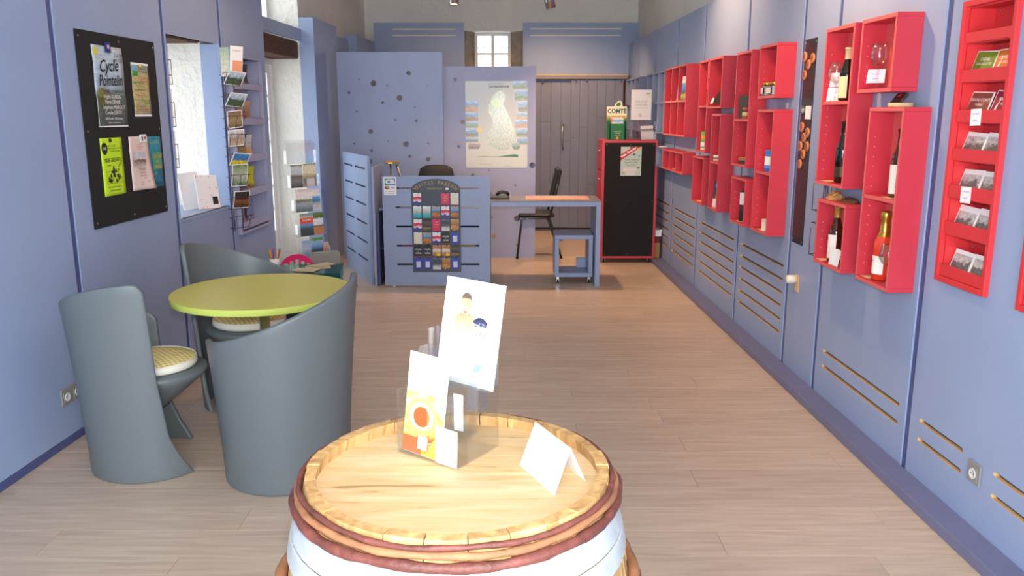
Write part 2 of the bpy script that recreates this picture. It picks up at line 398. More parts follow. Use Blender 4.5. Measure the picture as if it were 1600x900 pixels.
box('lintel_beam', BEAM, wl, 5.272, 6.12, D1, .60, 2.085, 2.195, .01)
box('lintel_beam', BEAM, wl, 7.14, 8.59, D1 + .02, .46, 2.13, 2.30, .012)
box('lintel_board', BLUE, wl, 7.13, 8.598, .125, .145, 2.302, 2.42, .002)
# projecting pilaster beyond the garden door
box('pilaster_front', BLUE, wl, 8.60, 8.62, 0.0, .147, 0.0, 2.53)
box('panel', BLUE, wl, 8.622, 9.53, 0.0, 0.02, 0.0, 2.53)
box('panel', BLUE, wl, 9.532, 10.50, .10, .12, 0.0, 2.47)
box('panel', BLUE, wl, 10.52, 11.58, 0.0, .02, 0.0, 2.53); box('pilaster_front', BLUE, wl, 10.50, 10.518, 0.0, .14, 0.0, 2.53)
box('end_board', BLUED, wl, 9.51, 9.53, .0205, .10, 0.0, 2.53)
bl = sroot('baseboard_left'); bl.location = pL; bl.rotation_euler = (0, 0, RZ_L)
for s0, s1 in ((-1.0, 4.068), (4.072, 7.085)): box('skirting_board', BLUED, bl, s0, s1, -.006, .019, 0, .038, .002)

# window in the first niche
w1 = sroot('window_1'); w1.location = LW(5.6975, -.55, .93); w1.rotation_euler = (0, 0, RZ_L)
for a in ((-.42, -.36, 0, 1.15), (.36, .42, 0, 1.15), (-.36, .36, 0, .06), (-.36, .36, 1.09, 1.15), (-.03, .03, .06, 1.09)):
    box('window_frame', WHITEP, w1, a[0], a[1], -.025, .025, a[2], a[3], .004)
for x in (-.195, .195):
    for k in range(1, 4): box('muntin', WHITEP, w1, x - .165, x + .165, -.015, .015, .06 + k * .2575 - .012, .06 + k * .2575 + .012)
    box('pane', GLASS, w1, x - .164, x + .164, -.003, .003, .061, 1.089)
# garden door of two glazed leaves
d1 = sroot('door_1'); d1.location = LW(7.865, -.47, 0); d1.rotation_euler = (0, 0, RZ_L)
for a in ((-.72, -.665, 0, 2.13), (.665, .72, 0, 2.13), (-.665, .665, 2.07, 2.13)): box('door_frame', WHITEP, d1, a[0], a[1], -.045, .045, a[2], a[3], .004)
for sg in (-1, 1):
    xa, xb = (-.66, -.004) if sg < 0 else (.004, .66)
    for a in ((xa, xa + .075, .01, 2.065), (xb - .075, xb, .01, 2.065), (xa + .075, xb - .075, 1.99, 2.065), (xa + .075, xb - .075, .01, .13), (xa + .075, xb - .075, .36, .42)):
        box('stile', WHITEP, d1, a[0], a[1], -.025, .025, a[2], a[3], .004)
    box('kick_panel', WHITEP, d1, xa + .076, xb - .076, -.008, .008, .131, .359)
    xm = (xa + xb) / 2
    for k in range(1, 7): box('muntin', WHITEP, d1, xa + .075, xb - .075, -.018, .018, .42 + k * .2243 - .013, .42 + k * .2243 + .013, .003)
    box('muntin', WHITEP, d1, xm - .013, xm + .013, -.019, .019, .42, 1.99)
    for k in range(7):
        for x0, x1 in ((xa + .076, xm - .014), (xm + .014, xb - .076)):
            box('pane', GLASS, d1, x0, x1, -.003, .003, .42 + k * .2243 + .014, .42 + (k + 1) * .2243 - .014)

box('added_transom_frame', WHITEP, d1, -.72, .72, -.03, .03, 2.425, 2.47); box('added_transom_frame', WHITEP, d1, -.72, .72, -.03, .03, 3.20, 3.245)  # unseen transom glazing, added to brighten the reveal above the beam
for x0, x1 in ((-.72, -.67), (-.02, .02), (.67, .72)): box('added_transom_frame', WHITEP, d1, x0, x1, -.03, .03, 2.4705, 3.1995)
for x0, x1 in ((-.669, -.021), (.021, .669)): box('pane', GLASS, d1, x0, x1, -.003, .003, 2.471, 3.199)
# ---- back wall
wb = sroot('wall_back')
for a in ((-2.9, -.65, 0, 3.25), (.15, 2.2, 0, 3.25), (-.65, .15, 0, 1.35), (-.65, .15, 2.69, 3.25)): box('plaster', PLAS, wb, a[0], a[1], 11.70, 12.1, a[2], a[3])
for sg, xo, xi in ((-1, -.65, -.515), (1, .15, -.017)):
    MB().add([(xo, 11.70, 1.35), (xo, 12.0, 1.35), (xi, 11.86, 1.35), (xo, 11.70, 2.69), (xo, 12.0, 2.69), (xi, 11.86, 2.69)],
             [(0, 1, 2), (3, 5, 4), (0, 3, 4, 1), (1, 4, 5, 2), (2, 5, 3, 0)] if sg < 0 else [(0, 2, 1), (3, 4, 5), (0, 1, 4, 3), (1, 2, 5, 4), (2, 0, 3, 5)]).build('stone_jamb', STONE, wb)
link('panel', plate_mesh('panel', rect(-1.86, -.647, 0.0, 2.785), [slot(-1.62, -.757, z, .02) for z in (2.703, 2.622)], .02, (BLUE, MDF)), wb, (0, 11.58, 0))
link('panel', plate_mesh('panel', rect(.148, 1.72, 2.10, 2.785), [slot(.241, 1.474, z, .02) for z in (2.709, 2.622)], .02, (BLUE, MDF)), wb, (0, 11.58, 0))
link('panel', plate_mesh('panel', rect(-.645, .146, 0.0, 1.35), [], .02, (BLUE, MDF)), wb, (0, 11.58, 0))
for x0, x1 in ((-1.8, -.70), (.20, 1.60)): box('batten', WHITEP, wb, x0, x1, 11.602, 11.70, 2.58, 2.745)
w2 = sroot('window_2'); w2.location = (-.266, 11.88, 1.36)
for a in ((-.25, -.205, 0, 1.325), (.205, .25, 0, 1.325), (-.205, .205, 0, .05), (-.205, .205, 1.28, 1.325), (-.022, .022, .05, 1.28)):
    box('window_frame', WHITEP, w2, a[0], a[1], -.025, .025, a[2], a[3], .004)
for k, z in enumerate((1.04, .72, .38)):
    for s in (-1, 1): box('muntin', WHITEP, w2, s * .022, s * .205, -.018, .018, z - .013, z + .013)
zz = (1.28, 1.053, 1.027, .733, .707, .393, .367, .05)
for k in range(4):
    for s in (-1, 1): box('pane', GLASS, w2, s * .0225, s * .2045, -.003, .003, zz[2 * k + 1] + .0005, zz[2 * k] - .0005)
for x in (-.12, .13): MB().tube([(x, .17, -.02), (x, .17, 1.36)], .006).build('grille_bar', STEEL, w2)
for z in (.35, .80, 1.14): MB().tube([(-.26, .17, z), (.26, .17, z)], .006).build('grille_bar', STEEL, w2)
# sliding screen of painted boards under its track
sd = sroot('door_2')
box('track', mat('track_paint', (132, 128, 138), .4), sd, -.25, 1.56, 11.43, 11.57, 2.045, 2.10, .004)
box('track_lip', MDF, sd, -.25, 1.56, 11.425, 11.43, 2.092, 2.106)
SLG = mat('slide_boards', (126, 130, 152), .5, mottle=.06, mscale=3, rnd=.05)
for leaf, x0, x1, yy in (('leaf', -.02, .803, 11.50), ('leaf', .80, 1.505, 11.465)):
    n = 6; w = (x1 - x0) / n
    for k in range(n):
        zc = random.choice([0.55, .9, 1.25, 1.5]) + random.uniform(-.1, .1)
        xa, xb = x0 + k * w + .001, x0 + (k + 1) * w - .001
        box('board', SLG, sd, xa, xb, yy, yy + .022, .03, zc - .001, .0015); box('board', SLG, sd, xa, xb, yy, yy + .022, zc + .001, 2.036, .0015)
MB().tube([(.70, 11.50, 1.12), (.69, 11.46, 1.14), (.685, 11.455, 1.28), (.69, 11.46, 1.42), (.70, 11.50, 1.44)], .013).build('handle', STEEL, sd)
for x in (.42, .86, 1.0, 1.45): MB().lathe([(.014, 0), (.014, .03)], 10, M=Matrix.Translation((x, 11.46, 2.03)) @ Matrix.Rotation(PI / 2, 4, 'X')).build('roller', CHROME, sd)
t1 = struct(box('trim_1', mat('reddish_jamb', (150, 82, 58), .6, mottle=.2), None, 1.52, 1.56, 11.60, 11.66, .0, 2.04))
t2 = struct(box('trim_2', mat('threshold', (84, 82, 96), .5), None, -.2, 1.52, 11.39, 11.455, .0, .014, .004))

# ---- front wall with the glazed shop front behind the photographer
wf = sroot('wall_front')
for a in ((-2.6, -1.45, 0, 3.25), (1.25, 2.1, 0, 3.25), (-1.45, 1.25, 2.45, 3.25)): box('plaster', PLAS, wf, a[0], a[1], -1.2, -1.0, a[2], a[3])
d3 = sroot('door_3')
for a in ((-1.45, -1.38, 0, 2.45), (1.18, 1.25, 0, 2.45), (-1.38, 1.18, 2.38, 2.45), (-.1, -.03, 0, 2.38)): box('door_frame', WHITEP, d3, a[0], a[1], -1.13, -1.07, a[2], a[3], .004)
for x0, x1 in ((-1.379, -.101), (-.029, 1.179)): box('pane', GLASS, d3, x0, x1, -1.103, -1.097, .01, 2.379)
# ================================================================ FURNITURE
# ---- track spots under the ceiling
def spot(loc, tilt, az, label, energy, lit=True):
    t = thing('ceiling_spotlight', label, 'spotlight', loc, az, 'track spotlights under the ceiling')
    M = Matrix.Rotation(tilt, 4, 'X')
    MB().lathe([(.0, .15), (.030, .15), (.046, .125), (.047, .0), (.041, .0), (.041, .012)], 24, M=M, caps=False).build('housing', STEEL, t)
    MB().lathe([(.0, .014), (.0405, .014)], 20, M=M, caps=False).build('lens', mat('lit_lens', (255, 226, 180), .4, emit=9) , t)
    top = M @ Vector((0, 0, .10)); MB().tube([top, (0, top.y, .26), (0, 0, 3.23 - loc[2])], .008).build('stem', STEEL, t)
    MB().lathe([(.045, 3.215 - loc[2]), (.045, 3.248 - loc[2])], 18).build('ceiling_rose', STEEL, t)
    d = bpy.data.lights.new('bulb', 'SPOT'); d.energy = energy; d.color = WARM; d.spot_size = RAD(125); d.spot_blend = .7; d.shadow_soft_size = .04
    o = bpy.data.objects.new('bulb', d); C.objects.link(o); o.parent = t; o.location = M @ Vector((0, 0, -.01)); o.rotation_euler = (tilt, 0, 0)
    return t
spot((-.537, 8.0, 2.578), RAD(-6), 0, 'silver spotlight with glowing lens, left of the two above the map', 60)
spot((.36, 8.0, 2.548), RAD(18), RAD(-50), 'silver spotlight tilted away with dark end, right of the two above the map', 100)
OUT = [((.55, 10.0, 2.98), 20, 0, 'above the sliding screen', 140), ((-.9, 10.2, 2.98), 20, 0, 'behind the partitions', 30), ((.95, 6.6, 2.72), 46, -90, 'aimed at the far red shelves', 65),
       ((.95, 4.3, 2.72), 46, -90, 'aimed at the near red shelves', 85), ((-.9, 5.6, 2.72), 40, 90, 'aimed at the left wall', 30)]
for lc, ti, az, ww, en in OUT: spot(lc, RAD(ti), RAD(az), 'silver track spotlight %s, outside the picture' % ww, en)

# ---- moulded bucket chairs
def chair_proto():
    t = thing('bucket_chair', 'x', 'chair')
    NT, NZ = 44, 22; RIGHT, LEFT = .91, .650
    def ha(z):
        for (z0, a0), (z1, a1) in zip(((0, 129), (.1, 115), (.2, 106.5), (.45, 100), (1.0, 94)), ((.1, 115), (.2, 106.5), (.45, 100), (1.0, 94), (2, 94))):
            if z <= z1: return a0 + (a1 - a0) * (z - z0) / (z1 - z0)
    def pos(tt, z, rad):
        a = RAD(tt * ha(z)); R = .250 + .055 * (z / .8) ** 1.4 + rad
        # facing +x: back at -x ; tt=+1 is the sitter's right arm (-y side)
        return (-R * math.cos(a), -R * math.sin(a), z)
    vs = []; fs = []
    for i in range(NT + 1):
        tt = -1 + 2 * i / NT
        h = (LEFT + RIGHT) / 2 + (RIGHT - LEFT) / 2 * math.sin(tt * PI / 2)
        e = max(0, (abs(tt) - .90) / .10); h -= .04 * e ** 3
        for j in range(NZ + 1):
            z = h * j / NZ; vs.append(pos(tt, z, 0))
    for i in range(NT):
        for j in range(NZ): a = i * (NZ + 1) + j; fs.append((a, a + 1, a + NZ + 2, a + NZ + 1))
    sh = MB().add(vs, fs, 0, True).build('shell', GREYP, t)
    so = sh.modifiers.new('thickness', 'SOLIDIFY'); so.thickness = .026; so.offset = 1 if False else -1
    bv = sh.modifiers.new('round', 'BEVEL'); bv.width = .009; bv.segments = 3; bv.limit_method = 'ANGLE'; bv.angle_limit = RAD(50)
    # seat with a cone running down into the shell
    rings = [(.03, .222, .452), (.03, .230, .444), (.03, .230, .428), (.025, .205, .40), (-.005, .15, .33), (-.06, .095, .25), (-.12, .055, .17), (-.165, .03, .10)]
    mb = MB(); n = 28; V = []; F = []
    for cx, r, z in rings:
        for k in range(n): a = 2 * PI * k / n; V.append((cx + r * math.cos(a), r * math.sin(a), z))
    for i in range(len(rings) - 1):
        for k in range(n): F.append((i * n + k, (i + 1) * n + k, (i + 1) * n + (k + 1) % n, i * n + (k + 1) % n))
    F.append(tuple(range(n))); F.append(tuple((len(rings) - 1) * n + k for k in range(n))[::-1])
    mb.add(V, F, 0, True).build('seat', GREYP, t)
    gm, nt, b = newmat('yellow_gingham'); MATS['yellow_gingham'] = gm
    tc = N(nt, 'ShaderNodeTexCoord'); b.inputs['Roughness'].default_value = .8
    cols = []
    for ax in ('X', 'Y'):
        w = N(nt, 'ShaderNodeTexWave', wave_type='BANDS', bands_direction=ax); w.inputs['Scale'].default_value = 14; nt.links.new(tc.outputs['Object'], w.inputs[0]); cols.append(w)
    ma = N(nt, 'ShaderNodeMath', operation='ADD'); nt.links.new(cols[0].outputs['Fac'], ma.inputs[0]); nt.links.new(cols[1].outputs['Fac'], ma.inputs[1])
    cr = N(nt, 'ShaderNodeValToRGB'); cr.color_ramp.elements[0].position = .2; cr.color_ramp.elements[1].position = .9
    cr.color_ramp.elements[0].color = lin((228, 186, 60)); cr.color_ramp.elements[1].color = lin((248, 240, 200))
    mm = N(nt, 'ShaderNodeMath', operation='MULTIPLY'); mm.inputs[1].default_value = .5; nt.links.new(ma.outputs[0], mm.inputs[0]); nt.links.new(mm.outputs[0], cr.inputs[0]); nt.links.new(cr.outputs[0], b.inputs['Base Color'])
    cu = thing('seat_cushion', 'x', 'cushion')
    MB().lathe([(.0, .062), (.10, .060), (.165, .050), (.188, .042)], 32, caps=False).build('cover', gm, cu)
    MB().lathe([(.188, .042), (.196, .036), (.198, .016), (.188, .006), (.15, .0), (.0, .0)], 32, caps=False).build('border', mat('cushion_white', (232, 228, 214), .7), cu)
    MB().tube([(.192 * math.cos(k * PI / 20), .192 * math.sin(k * PI / 20), .043) for k in range(40)], .0035, 6, closed=True).build('piping', mat('cushion_white', (232, 228, 214)), cu)
    return t, cu
ch, cu = chair_proto()
seats = [((-1.68, 3.65), 21, 'grey moulded bucket chair nearest the left wall, seen from its side', 'round cushion with yellow gingham on the chair by the left wall'),
         ((-1.02, 3.53), 109, 'grey moulded bucket chair seen from behind, closest to the wine barrel', 'round cushion on the chair whose back faces the camera'),
         ((-1.46, 4.47), -80, 'grey moulded bucket chair behind the lime table, facing the camera', 'yellow gingham cushion on the chair behind the lime table')]
for i, ((x, y), az, lab, clab) in enumerate(seats):
    a = ch if i == 0 else copy_tree(ch); b = cu if i == 0 else copy_tree(cu)
    a.location = (x, y, 0); a.rotation_euler = (0, 0, RAD(az)); tag(a, lab, 'chair', 'grey bucket chairs around the round table')
    b.location = (x + .02 * math.cos(RAD(az)), y + .02 * math.sin(RAD(az)), .4525); b.rotation_euler = (0, 0, RAD(az) + .4); tag(b, clab, 'cushion', 'round seat cushions')

# ---- round table
t = thing('round_table', 'round lime-yellow table with chrome post between the grey bucket chairs', 'table', (-1.25, 4.05, 0))
MB().lathe([(.0, .731), (.436, .731), (.440, .729)], 64, smooth=False, caps=False).build('tabletop', mat('lime_laminate', (214, 205, 92), .38), t)
MB().lathe([(.440, .729), (.4405, .702), (.438, .699), (.0, .699)], 64, caps=False).build('table_edge', mat('lime_edge', (206, 222, 112), .45), t)
MB().lathe([(.026, .012), (.026, .698)], 24).build('post', CHROME, t)
MB().lathe([(.0, .0), (.21, .0), (.21, .006), (.05, .014), (.03, .03), (.0, .03)], 40, caps=False).build('foot_plate', STEEL, t)
MB().lathe([(.0, .688), (.09, .688), (.09, .6985)], 24, caps=False).build('mounting_plate', BLACKP, t)

# ---- wine barrel
bx, by = -.103, 1.457
t = thing('wine_barrel', 'old oak wine barrel with galvanised and bark hoops in the foreground', 'barrel', (bx, by, 0))
def BR(z): return .345 - .275 * (z - .475) ** 2
NS = 26
for k in range(NS):
    a0, a1 = 2 * PI * k / NS + .004, 2 * PI * (k + 1) / NS - .004
    w = random.uniform(-.003, .002); top = .95 + random.uniform(-.0015, .001); V = []; F = []; nz = 14; na = 4
    for j in range(nz + 1):
        z = top * j / nz
        for i in range(na + 1):
            a = a0 + (a1 - a0) * i / na; V.append(((BR(z) + w) * math.cos(a), (BR(z) + w) * math.sin(a), z))
        for i in range(na + 1):
            a = a1 + (a0 - a1) * i / na; r = BR(z) - (.026 if z < .92 else .022); V.append((r * math.cos(a), r * math.sin(a), z))
    m_ = 2 * (na + 1)
    for j in range(nz):
        for i in range(m_): F.append((j * m_ + i, j * m_ + (i + 1) % m_, (j + 1) * m_ + (i + 1) % m_, (j + 1) * m_ + i))
    F.append(tuple(range(m_))[::-1]); F.append(tuple(nz * m_ + i for i in range(m_)))
    MB().add(V, F, 0).build('stave', STAVE, t)
# head of boards, slightly recessed
HR = .268; edges = [-.268, -.175, -.085, .01, .10, .19, .268]
for a, b in zip(edges, edges[1:]):
    pts = []; n = 14
    a_, b_ = a + .0004, b - .0004
    up = [(-math.sqrt(max(0, HR * HR - yy * yy)), yy) for yy in [a_ + (b_ - a_) * i / n for i in range(n + 1)]]
    dn = [(math.sqrt(max(0, HR * HR - yy * yy)), yy) for yy in [b_ + (a_ - b_) * i / n for i in range(n + 1)]]
    pts = up[::-1] + dn[::-1]; m_ = len(pts); V = [(x, yy, .902) for x, yy in pts] + [(x, yy, .925) for x, yy in pts]
    F = [tuple(range(m_))[::-1], tuple(range(m_, 2 * m_))] + [(i, (i + 1) % m_, m_ + (i + 1) % m_, m_ + i) for i in range(m_)]
    o = MB().add(V, F).build('head_board', HEADW, t); 
def hoop(z0, z1, m, name, ex=.003, bead=True):
    n = 6; pr = []
    for i in range(n + 1):
        z = z0 + (z1 - z0) * i / n; pr.append((BR(z) + ex, z))
    pr += [(r - .0022, z) for r, z in pr[::-1]]
    pr.append(pr[0])
    MB().lathe(pr, 72, caps=False).build(name, m, t)
hoop(.855, .903, GALV, 'steel_hoop', .0045); hoop(.812, .853, GALV, 'steel_hoop', .0055); hoop(.655, .70, GALV, 'steel_hoop', .005); hoop(.27, .315, GALV, 'steel_hoop', .005); hoop(.06, .14, GALV, 'steel_hoop', .005)
def bark(z, r, wob, m, name, ph, seg=1.0, st=0.0):
    n = 110; pts = []; rad = []
    for k in range(n + (0 if seg >= 1 else 1)):
        a = st + 2 * PI * seg * k / n; q = math.sin(a * 5 + ph) + .6 * math.sin(a * 11 + 2 * ph) + .5 * math.sin(a * 23 + ph)
        pts.append(((BR(z) + r + q * wob) * math.cos(a), (BR(z) + r + q * wob) * math.sin(a), z + wob * 1.2 * math.sin(a * 7 + ph * 3))); rad.append(r * (1 + .10 * math.sin(a * 17 + ph) + .06 * math.sin(a * 41)))
    MB().tube(pts, r, 10, radii=rad, closed=seg >= 1).build(name, m, t)
bark(.9125, .0092, .0009, BARK, 'bark_hoop', .7); bark(.9285, .0066, .0012, SPLIT, 'split_willow_hoop', 2.1); bark(.940, .0052, .0012, BARK, 'bark_hoop', 4.0)
bark(.725, .012, .001, BARK, 'bark_hoop', 1.5); bark(.748, .011, .001, SPLIT, 'split_willow_hoop', 3.1)
bark(.235, .012, .001, BARK, 'bark_hoop', 2.5)

# ---- leaflet dispenser on the barrel
HZ = .9256
t = thing('leaflet_dispenser', 'clear acrylic tiered leaflet dispenser standing on the barrel head', 'leaflet holder', (-.131, 1.585, HZ), RAD(-33.7))
def acr(name, *a, p=None, b=.0008): return box(name, ACR, p or t, *a, b)
HW = .077
acr('base', -HW, HW, -.068, .068, 0, .003)
tiers = [(-.068, .003, .133), (-.032, .055, .165), (.004, .095, .205), (.036, .125, .238)]
for i, (yy, z0, z1) in enumerate(tiers):
    acr('front_wall', -HW, HW, yy, yy + .002, z0, z0 + (.062 if i < 3 else .07))
    acr('tier_floor', -HW + .0025, HW - .0025, yy + .0025, yy + .030, z0, z0 + .002)
    acr('tier_back', -HW, HW, yy + .031, yy + .033, z0 - .002, z1)
    for sx in (-1, 1): acr('side_wall', sx * HW, sx * (HW - .002), yy + .0022, yy + .0308, z0 - .001, z1)
acr('divider', -.001, .001, -.0655, -.038, .006, .128)
for sx in (-1, 1): acr('side_wall', sx * HW, sx * (HW - .002), .0695, .0705, 0, .235)
acr('back_wall', -HW, HW, .0705, .0725, 0, .238)
def sheet(name, label, cat, m, w, h, loc, rz, tilt=0.0, roll=0.0, thick=.002, group=None, curve=0.0, parts=None):
    """printed sheet / booklet standing on its lower edge at loc, tilted back by tilt, bowed by curve"""
    n = 8 if curve else 1; mb = MB(); V = []; F = []
    for i in range(n + 1):
        z = h * i / n; yy = curve * math.sin(PI * i / n)
        V += [(-w / 2, yy, z), (w / 2, yy, z), (w / 2, yy + thick, z), (-w / 2, yy + thick, z)]
    for i in range(n):
        a = 4 * i
        F += [(a, a + 1, a + 5, a + 4), (a + 1, a + 2, a + 6, a + 5), (a + 2, a + 3, a + 7, a + 6), (a + 3, a, a + 4, a + 7)]
    F += [(3, 2, 1, 0), (4 * n, 4 * n + 1, 4 * n + 2, 4 * n + 3)]
    o = mb.add(V, F).build(name, m); o.location = loc
    o.rotation_euler = (Matrix.Rotation(rz, 4, 'Z') @ Matrix.Rotation(-tilt, 4, 'X') @ Matrix.Rotation(roll, 4, 'Y')).to_euler()
    return tag(o, label, cat, group)
def inM(rootloc, rz, p):
    v = Matrix.Translation(rootloc) @ Matrix.Rotation(rz, 4, 'Z') @ Vector(p); return (v.x, v.y, v.z)
HL = (-.131, 1.585, HZ); HRZ = RAD(-33.7)
o = sheet('leaflet', 'white leaflet with a golden cask vault picture in the front pocket on the barrel', 'leaflet',
      mat('leaflet_white', (246, 246, 246), .4), .098, .205, inM(HL, HRZ, (-.020, -.062, .0055)), HRZ, RAD(6), RAD(3), .003, 'leaflets on the barrel')
CASK = printed('cask_vault_print', [(0, (250, 190, 60)), (.22, (190, 70, 40)), (.34, (240, 170, 70)), (.5, (250, 214, 130)), (.62, (206, 130, 60)), (.78, (252, 226, 160)), (1, (226, 168, 84))], .45, 3.0, blot=(255, 238, 190), bscale=5, bth=.58)
pic = MB().quad(-.049, .049, .001, .125, -.0006).build('picture', CASK, o)
for k, r in enumerate((.040, .030, .021)):
    MB().poly(circle(-.006, .078, r, 24), -.0008 - k * .0002).build('vault_ring', mat('vault%d' % k, [(238, 190, 110), (250, 220, 150), (150, 84, 40)][k], .4), o)
MB().poly([(.01, .001), (.049, .001), (.049, .075)], -.0012).build('yellow_corner', mat('leaflet_yellow', (250, 206, 80), .4), o)
MB().poly(rect(-.049, .0, .001, .034), -.0012).build('orange_band', mat('leaflet_orange', (206, 92, 52), .4), o)
MB().poly(rect(-.01, .014, .012, .040), -.0014).build('white_badge', WPAPER, o)
text(o, 'Grande Saline', .014, -.004, .146, mat('faint_gold_ink', (196, 180, 150)), -.0008)
o = sheet('brochure', 'tall white spa brochure with a bather in the rear pocket on the barrel', 'brochure',
      mat('leaflet_white', (246, 246, 246)), .146, .215, inM(HL, HRZ, (.004, .049, .128)), HRZ, RAD(10), RAD(2), .004, 'leaflets on the barrel')
SKIN = printed('bather_print', [(0, (226, 186, 150)), (.5, (204, 156, 120)), (1, (178, 132, 100))], .5, 6)
MB().poly([(-.048, .118), (-.030, .108), (.0, .106), (.022, .112), (.024, .128), (.004, .140), (-.004, .146), (-.024, .146), (-.040, .136)], -.0008).build('picture', SKIN, o)
MB().poly([(-.016 + .0145 * math.cos(k * PI / 10), .165 + .022 * math.sin(k * PI / 10)) for k in range(20)], -.0010).build('picture', SKIN, o)
MB().poly([(-.031, .168), (-.027, .183), (-.016, .190), (-.005, .183), (-.001, .168), (-.006, .176), (-.026, .176)], -.0012).build('picture', mat('dark_hair_print', (92, 76, 66), .5), o)
MB().poly([(-.024, .154), (-.016, .143), (-.008, .154), (-.012, .150), (-.020, .150)], -.0012).build('picture', mat('beard_print', (128, 94, 74), .5), o)
MB().poly([(.024 + .017 * math.cos(k * PI / 8) * (1 + .15 * (k % 2)), .128 + .014 * math.sin(k * PI / 8)) for k in range(16)], -.0010).build('picture', printed('baby_print', [(0, (250, 250, 255)), (.5, (60, 64, 96)), (1, (40, 40, 56))], .9, 6), o)
MB().poly([(.016, .104), (.040, .100), (.044, .112), (.02, .116)], -.0010).build('picture', printed('baby_print2', [(0, (240, 220, 200)), (.5, (90, 84, 100)), (1, (240, 236, 240))], 1.2, 9), o)
WAT = mat('pale_water_print', (176, 224, 236), .4)
for pts in ([(-.03, .050), (.02, .070), (.066, .074), (.066, .0755), (.02, .072), (-.03, .052)], [(-.004, .196), (.03, .162), (.068, .160), (.068, .162), (.03, .164), (-.004, .198)]): MB().poly(pts, -.0008).build('wave_line', WAT, o)
MB().poly([(.018, .030), (.036, .032), (.040, .048), (.024, .046)], -.0008).build('wave_mark', mat('teal_print', (150, 206, 204), .4), o)
sheet('business_card', 'small white card tucked into the right end of the front dispenser pocket', 'card', WPAPER, .052, .075, inM(HL, HRZ, (.050, -.0705, .004)), HRZ, 0, RAD(2), .0012, 'leaflets on the barrel')
sheet('leaflet', 'blank white slip behind the divider in the dispenser on the barrel', 'leaflet', WPAPER, .022, .075, inM(HL, HRZ, (.045, -.022, .0585)), HRZ, 0, 0, .0012, 'leaflets on the barrel')
# folded tent card
A, B_, Cc = Vector((.015, 1.51, 0)), Vector((.076, 1.377, 0)), Vector((.138, 1.438, 0))
Dd = A + (Cc - B_); up = Vector((0, 0, .078)); f0 = (B_ + Cc) / 2 + up; f1 = (A + Dd) / 2 + up
n_ = Vector((.0, 0, .0012)); V = [A, B_, f0, f1, Cc, Dd]; V = [Vector(v) + Vector((0, 0, HZ)) for v in V]
V2 = [v - n_ * .9 if i in (2, 3) else v + (Vector(((Cc - B_).x, (Cc - B_).y, 0)).normalized() * (.0015 if i < 2 else -.0015)) for i, v in enumerate(V)]
allv = V + V2
F = [(0, 1, 2, 3), (3, 2, 4, 5), (9, 8, 7, 6), (11, 10, 8, 9), (0, 6, 7, 1), (5, 4, 10, 11), (1, 7, 8, 2), (2, 8, 10, 4), (3, 9, 6, 0), (5, 11, 9, 3)]
tag(MB().add(allv, F).build('tent_card', WPAPER), 'blank white card folded like a tent on the barrel head', 'card')
# ================================================================ RECEPTION
# ---- perforated free-standing partitions
HLF = [(-1.11, 2.016, .025), (-1.492, 1.912, .031), (-1.645, 1.952, .010), (-1.757, 1.814, .016), (-1.342, 1.888, .010), (-.903, 1.885, .010), (-1.214, 1.759, .032), (-1.398, 1.707, .016), (-1.049, 1.664, .010), (-1.679, 1.62, .010), (-1.265, 1.528, .010), (-1.037, 1.515, .016), (-1.539, 1.403, .025), (-1.351, 1.3, .010), (-1.158, 1.265, .032), (-.912, 1.275, .010), (-1.722, 1.275, .010), (-1.539, 1.196, .016), (-1.12, 1.136, .016), (-.919, 1.101, .026), (-1.241, 1.022, .010), (-1.39, 1.073, .016)]
HRT = [(-.611, 1.95, .019), (-.538, 1.502, .025), (-.583, 1.239, .016), (.224, 1.036, .033), (-.249, .982, .010), (-.436, .924, .019), (-.24, .728, .016), (.038, .815, .010), (.055, .445, .033), (-.226, .462, .013), (-.204, .248, .026), (.068, .145, .013)]
PALE = mat('pale_blue_paint', (150, 162, 196), .42, mottle=.05, mscale=3)
PALER = mat('lilac_blue_paint', (156, 160, 192), .42, mottle=.05, mscale=3)
t = thing('perforated_partition', 'taller blue partition board pierced with round holes, left of the map', 'partition', (-1.314, 9.15, 0), 0, 'perforated partitions')
link('board', plate_mesh('board', rect(-.566, .566, .0, 2.237), [circle(x + 1.314, z, r) for x, z, r in HLF], .025, (PALE, mat('hole_edge', (150, 146, 136), .8))), t)
for x in (-.52, .52): box('rear_foot', BLUED, t, x - .02, x + .02, .026, .40, 0, .04); box('rear_post', BLUED, t, x - .02, x + .02, .026, .066, .041, 2.10)
t = thing('perforated_partition', 'lower blue partition board with round holes carrying the map', 'partition', (-.25, 9.185, 0), 0, 'perforated partitions')
link('board', plate_mesh('board', rect(-.494, .508, .0, 2.09), [circle(x + .25, z, r) for x, z, r in HRT], .025, (PALER, mat('hole_edge', (150, 146, 136)))), t)
for x in (-.44, .46): box('rear_foot', BLUED, t, x - .02, x + .02, .026, .40, 0, .04); box('rear_post', BLUED, t, x - .02, x + .02, .026, .066, .041, 2.0)

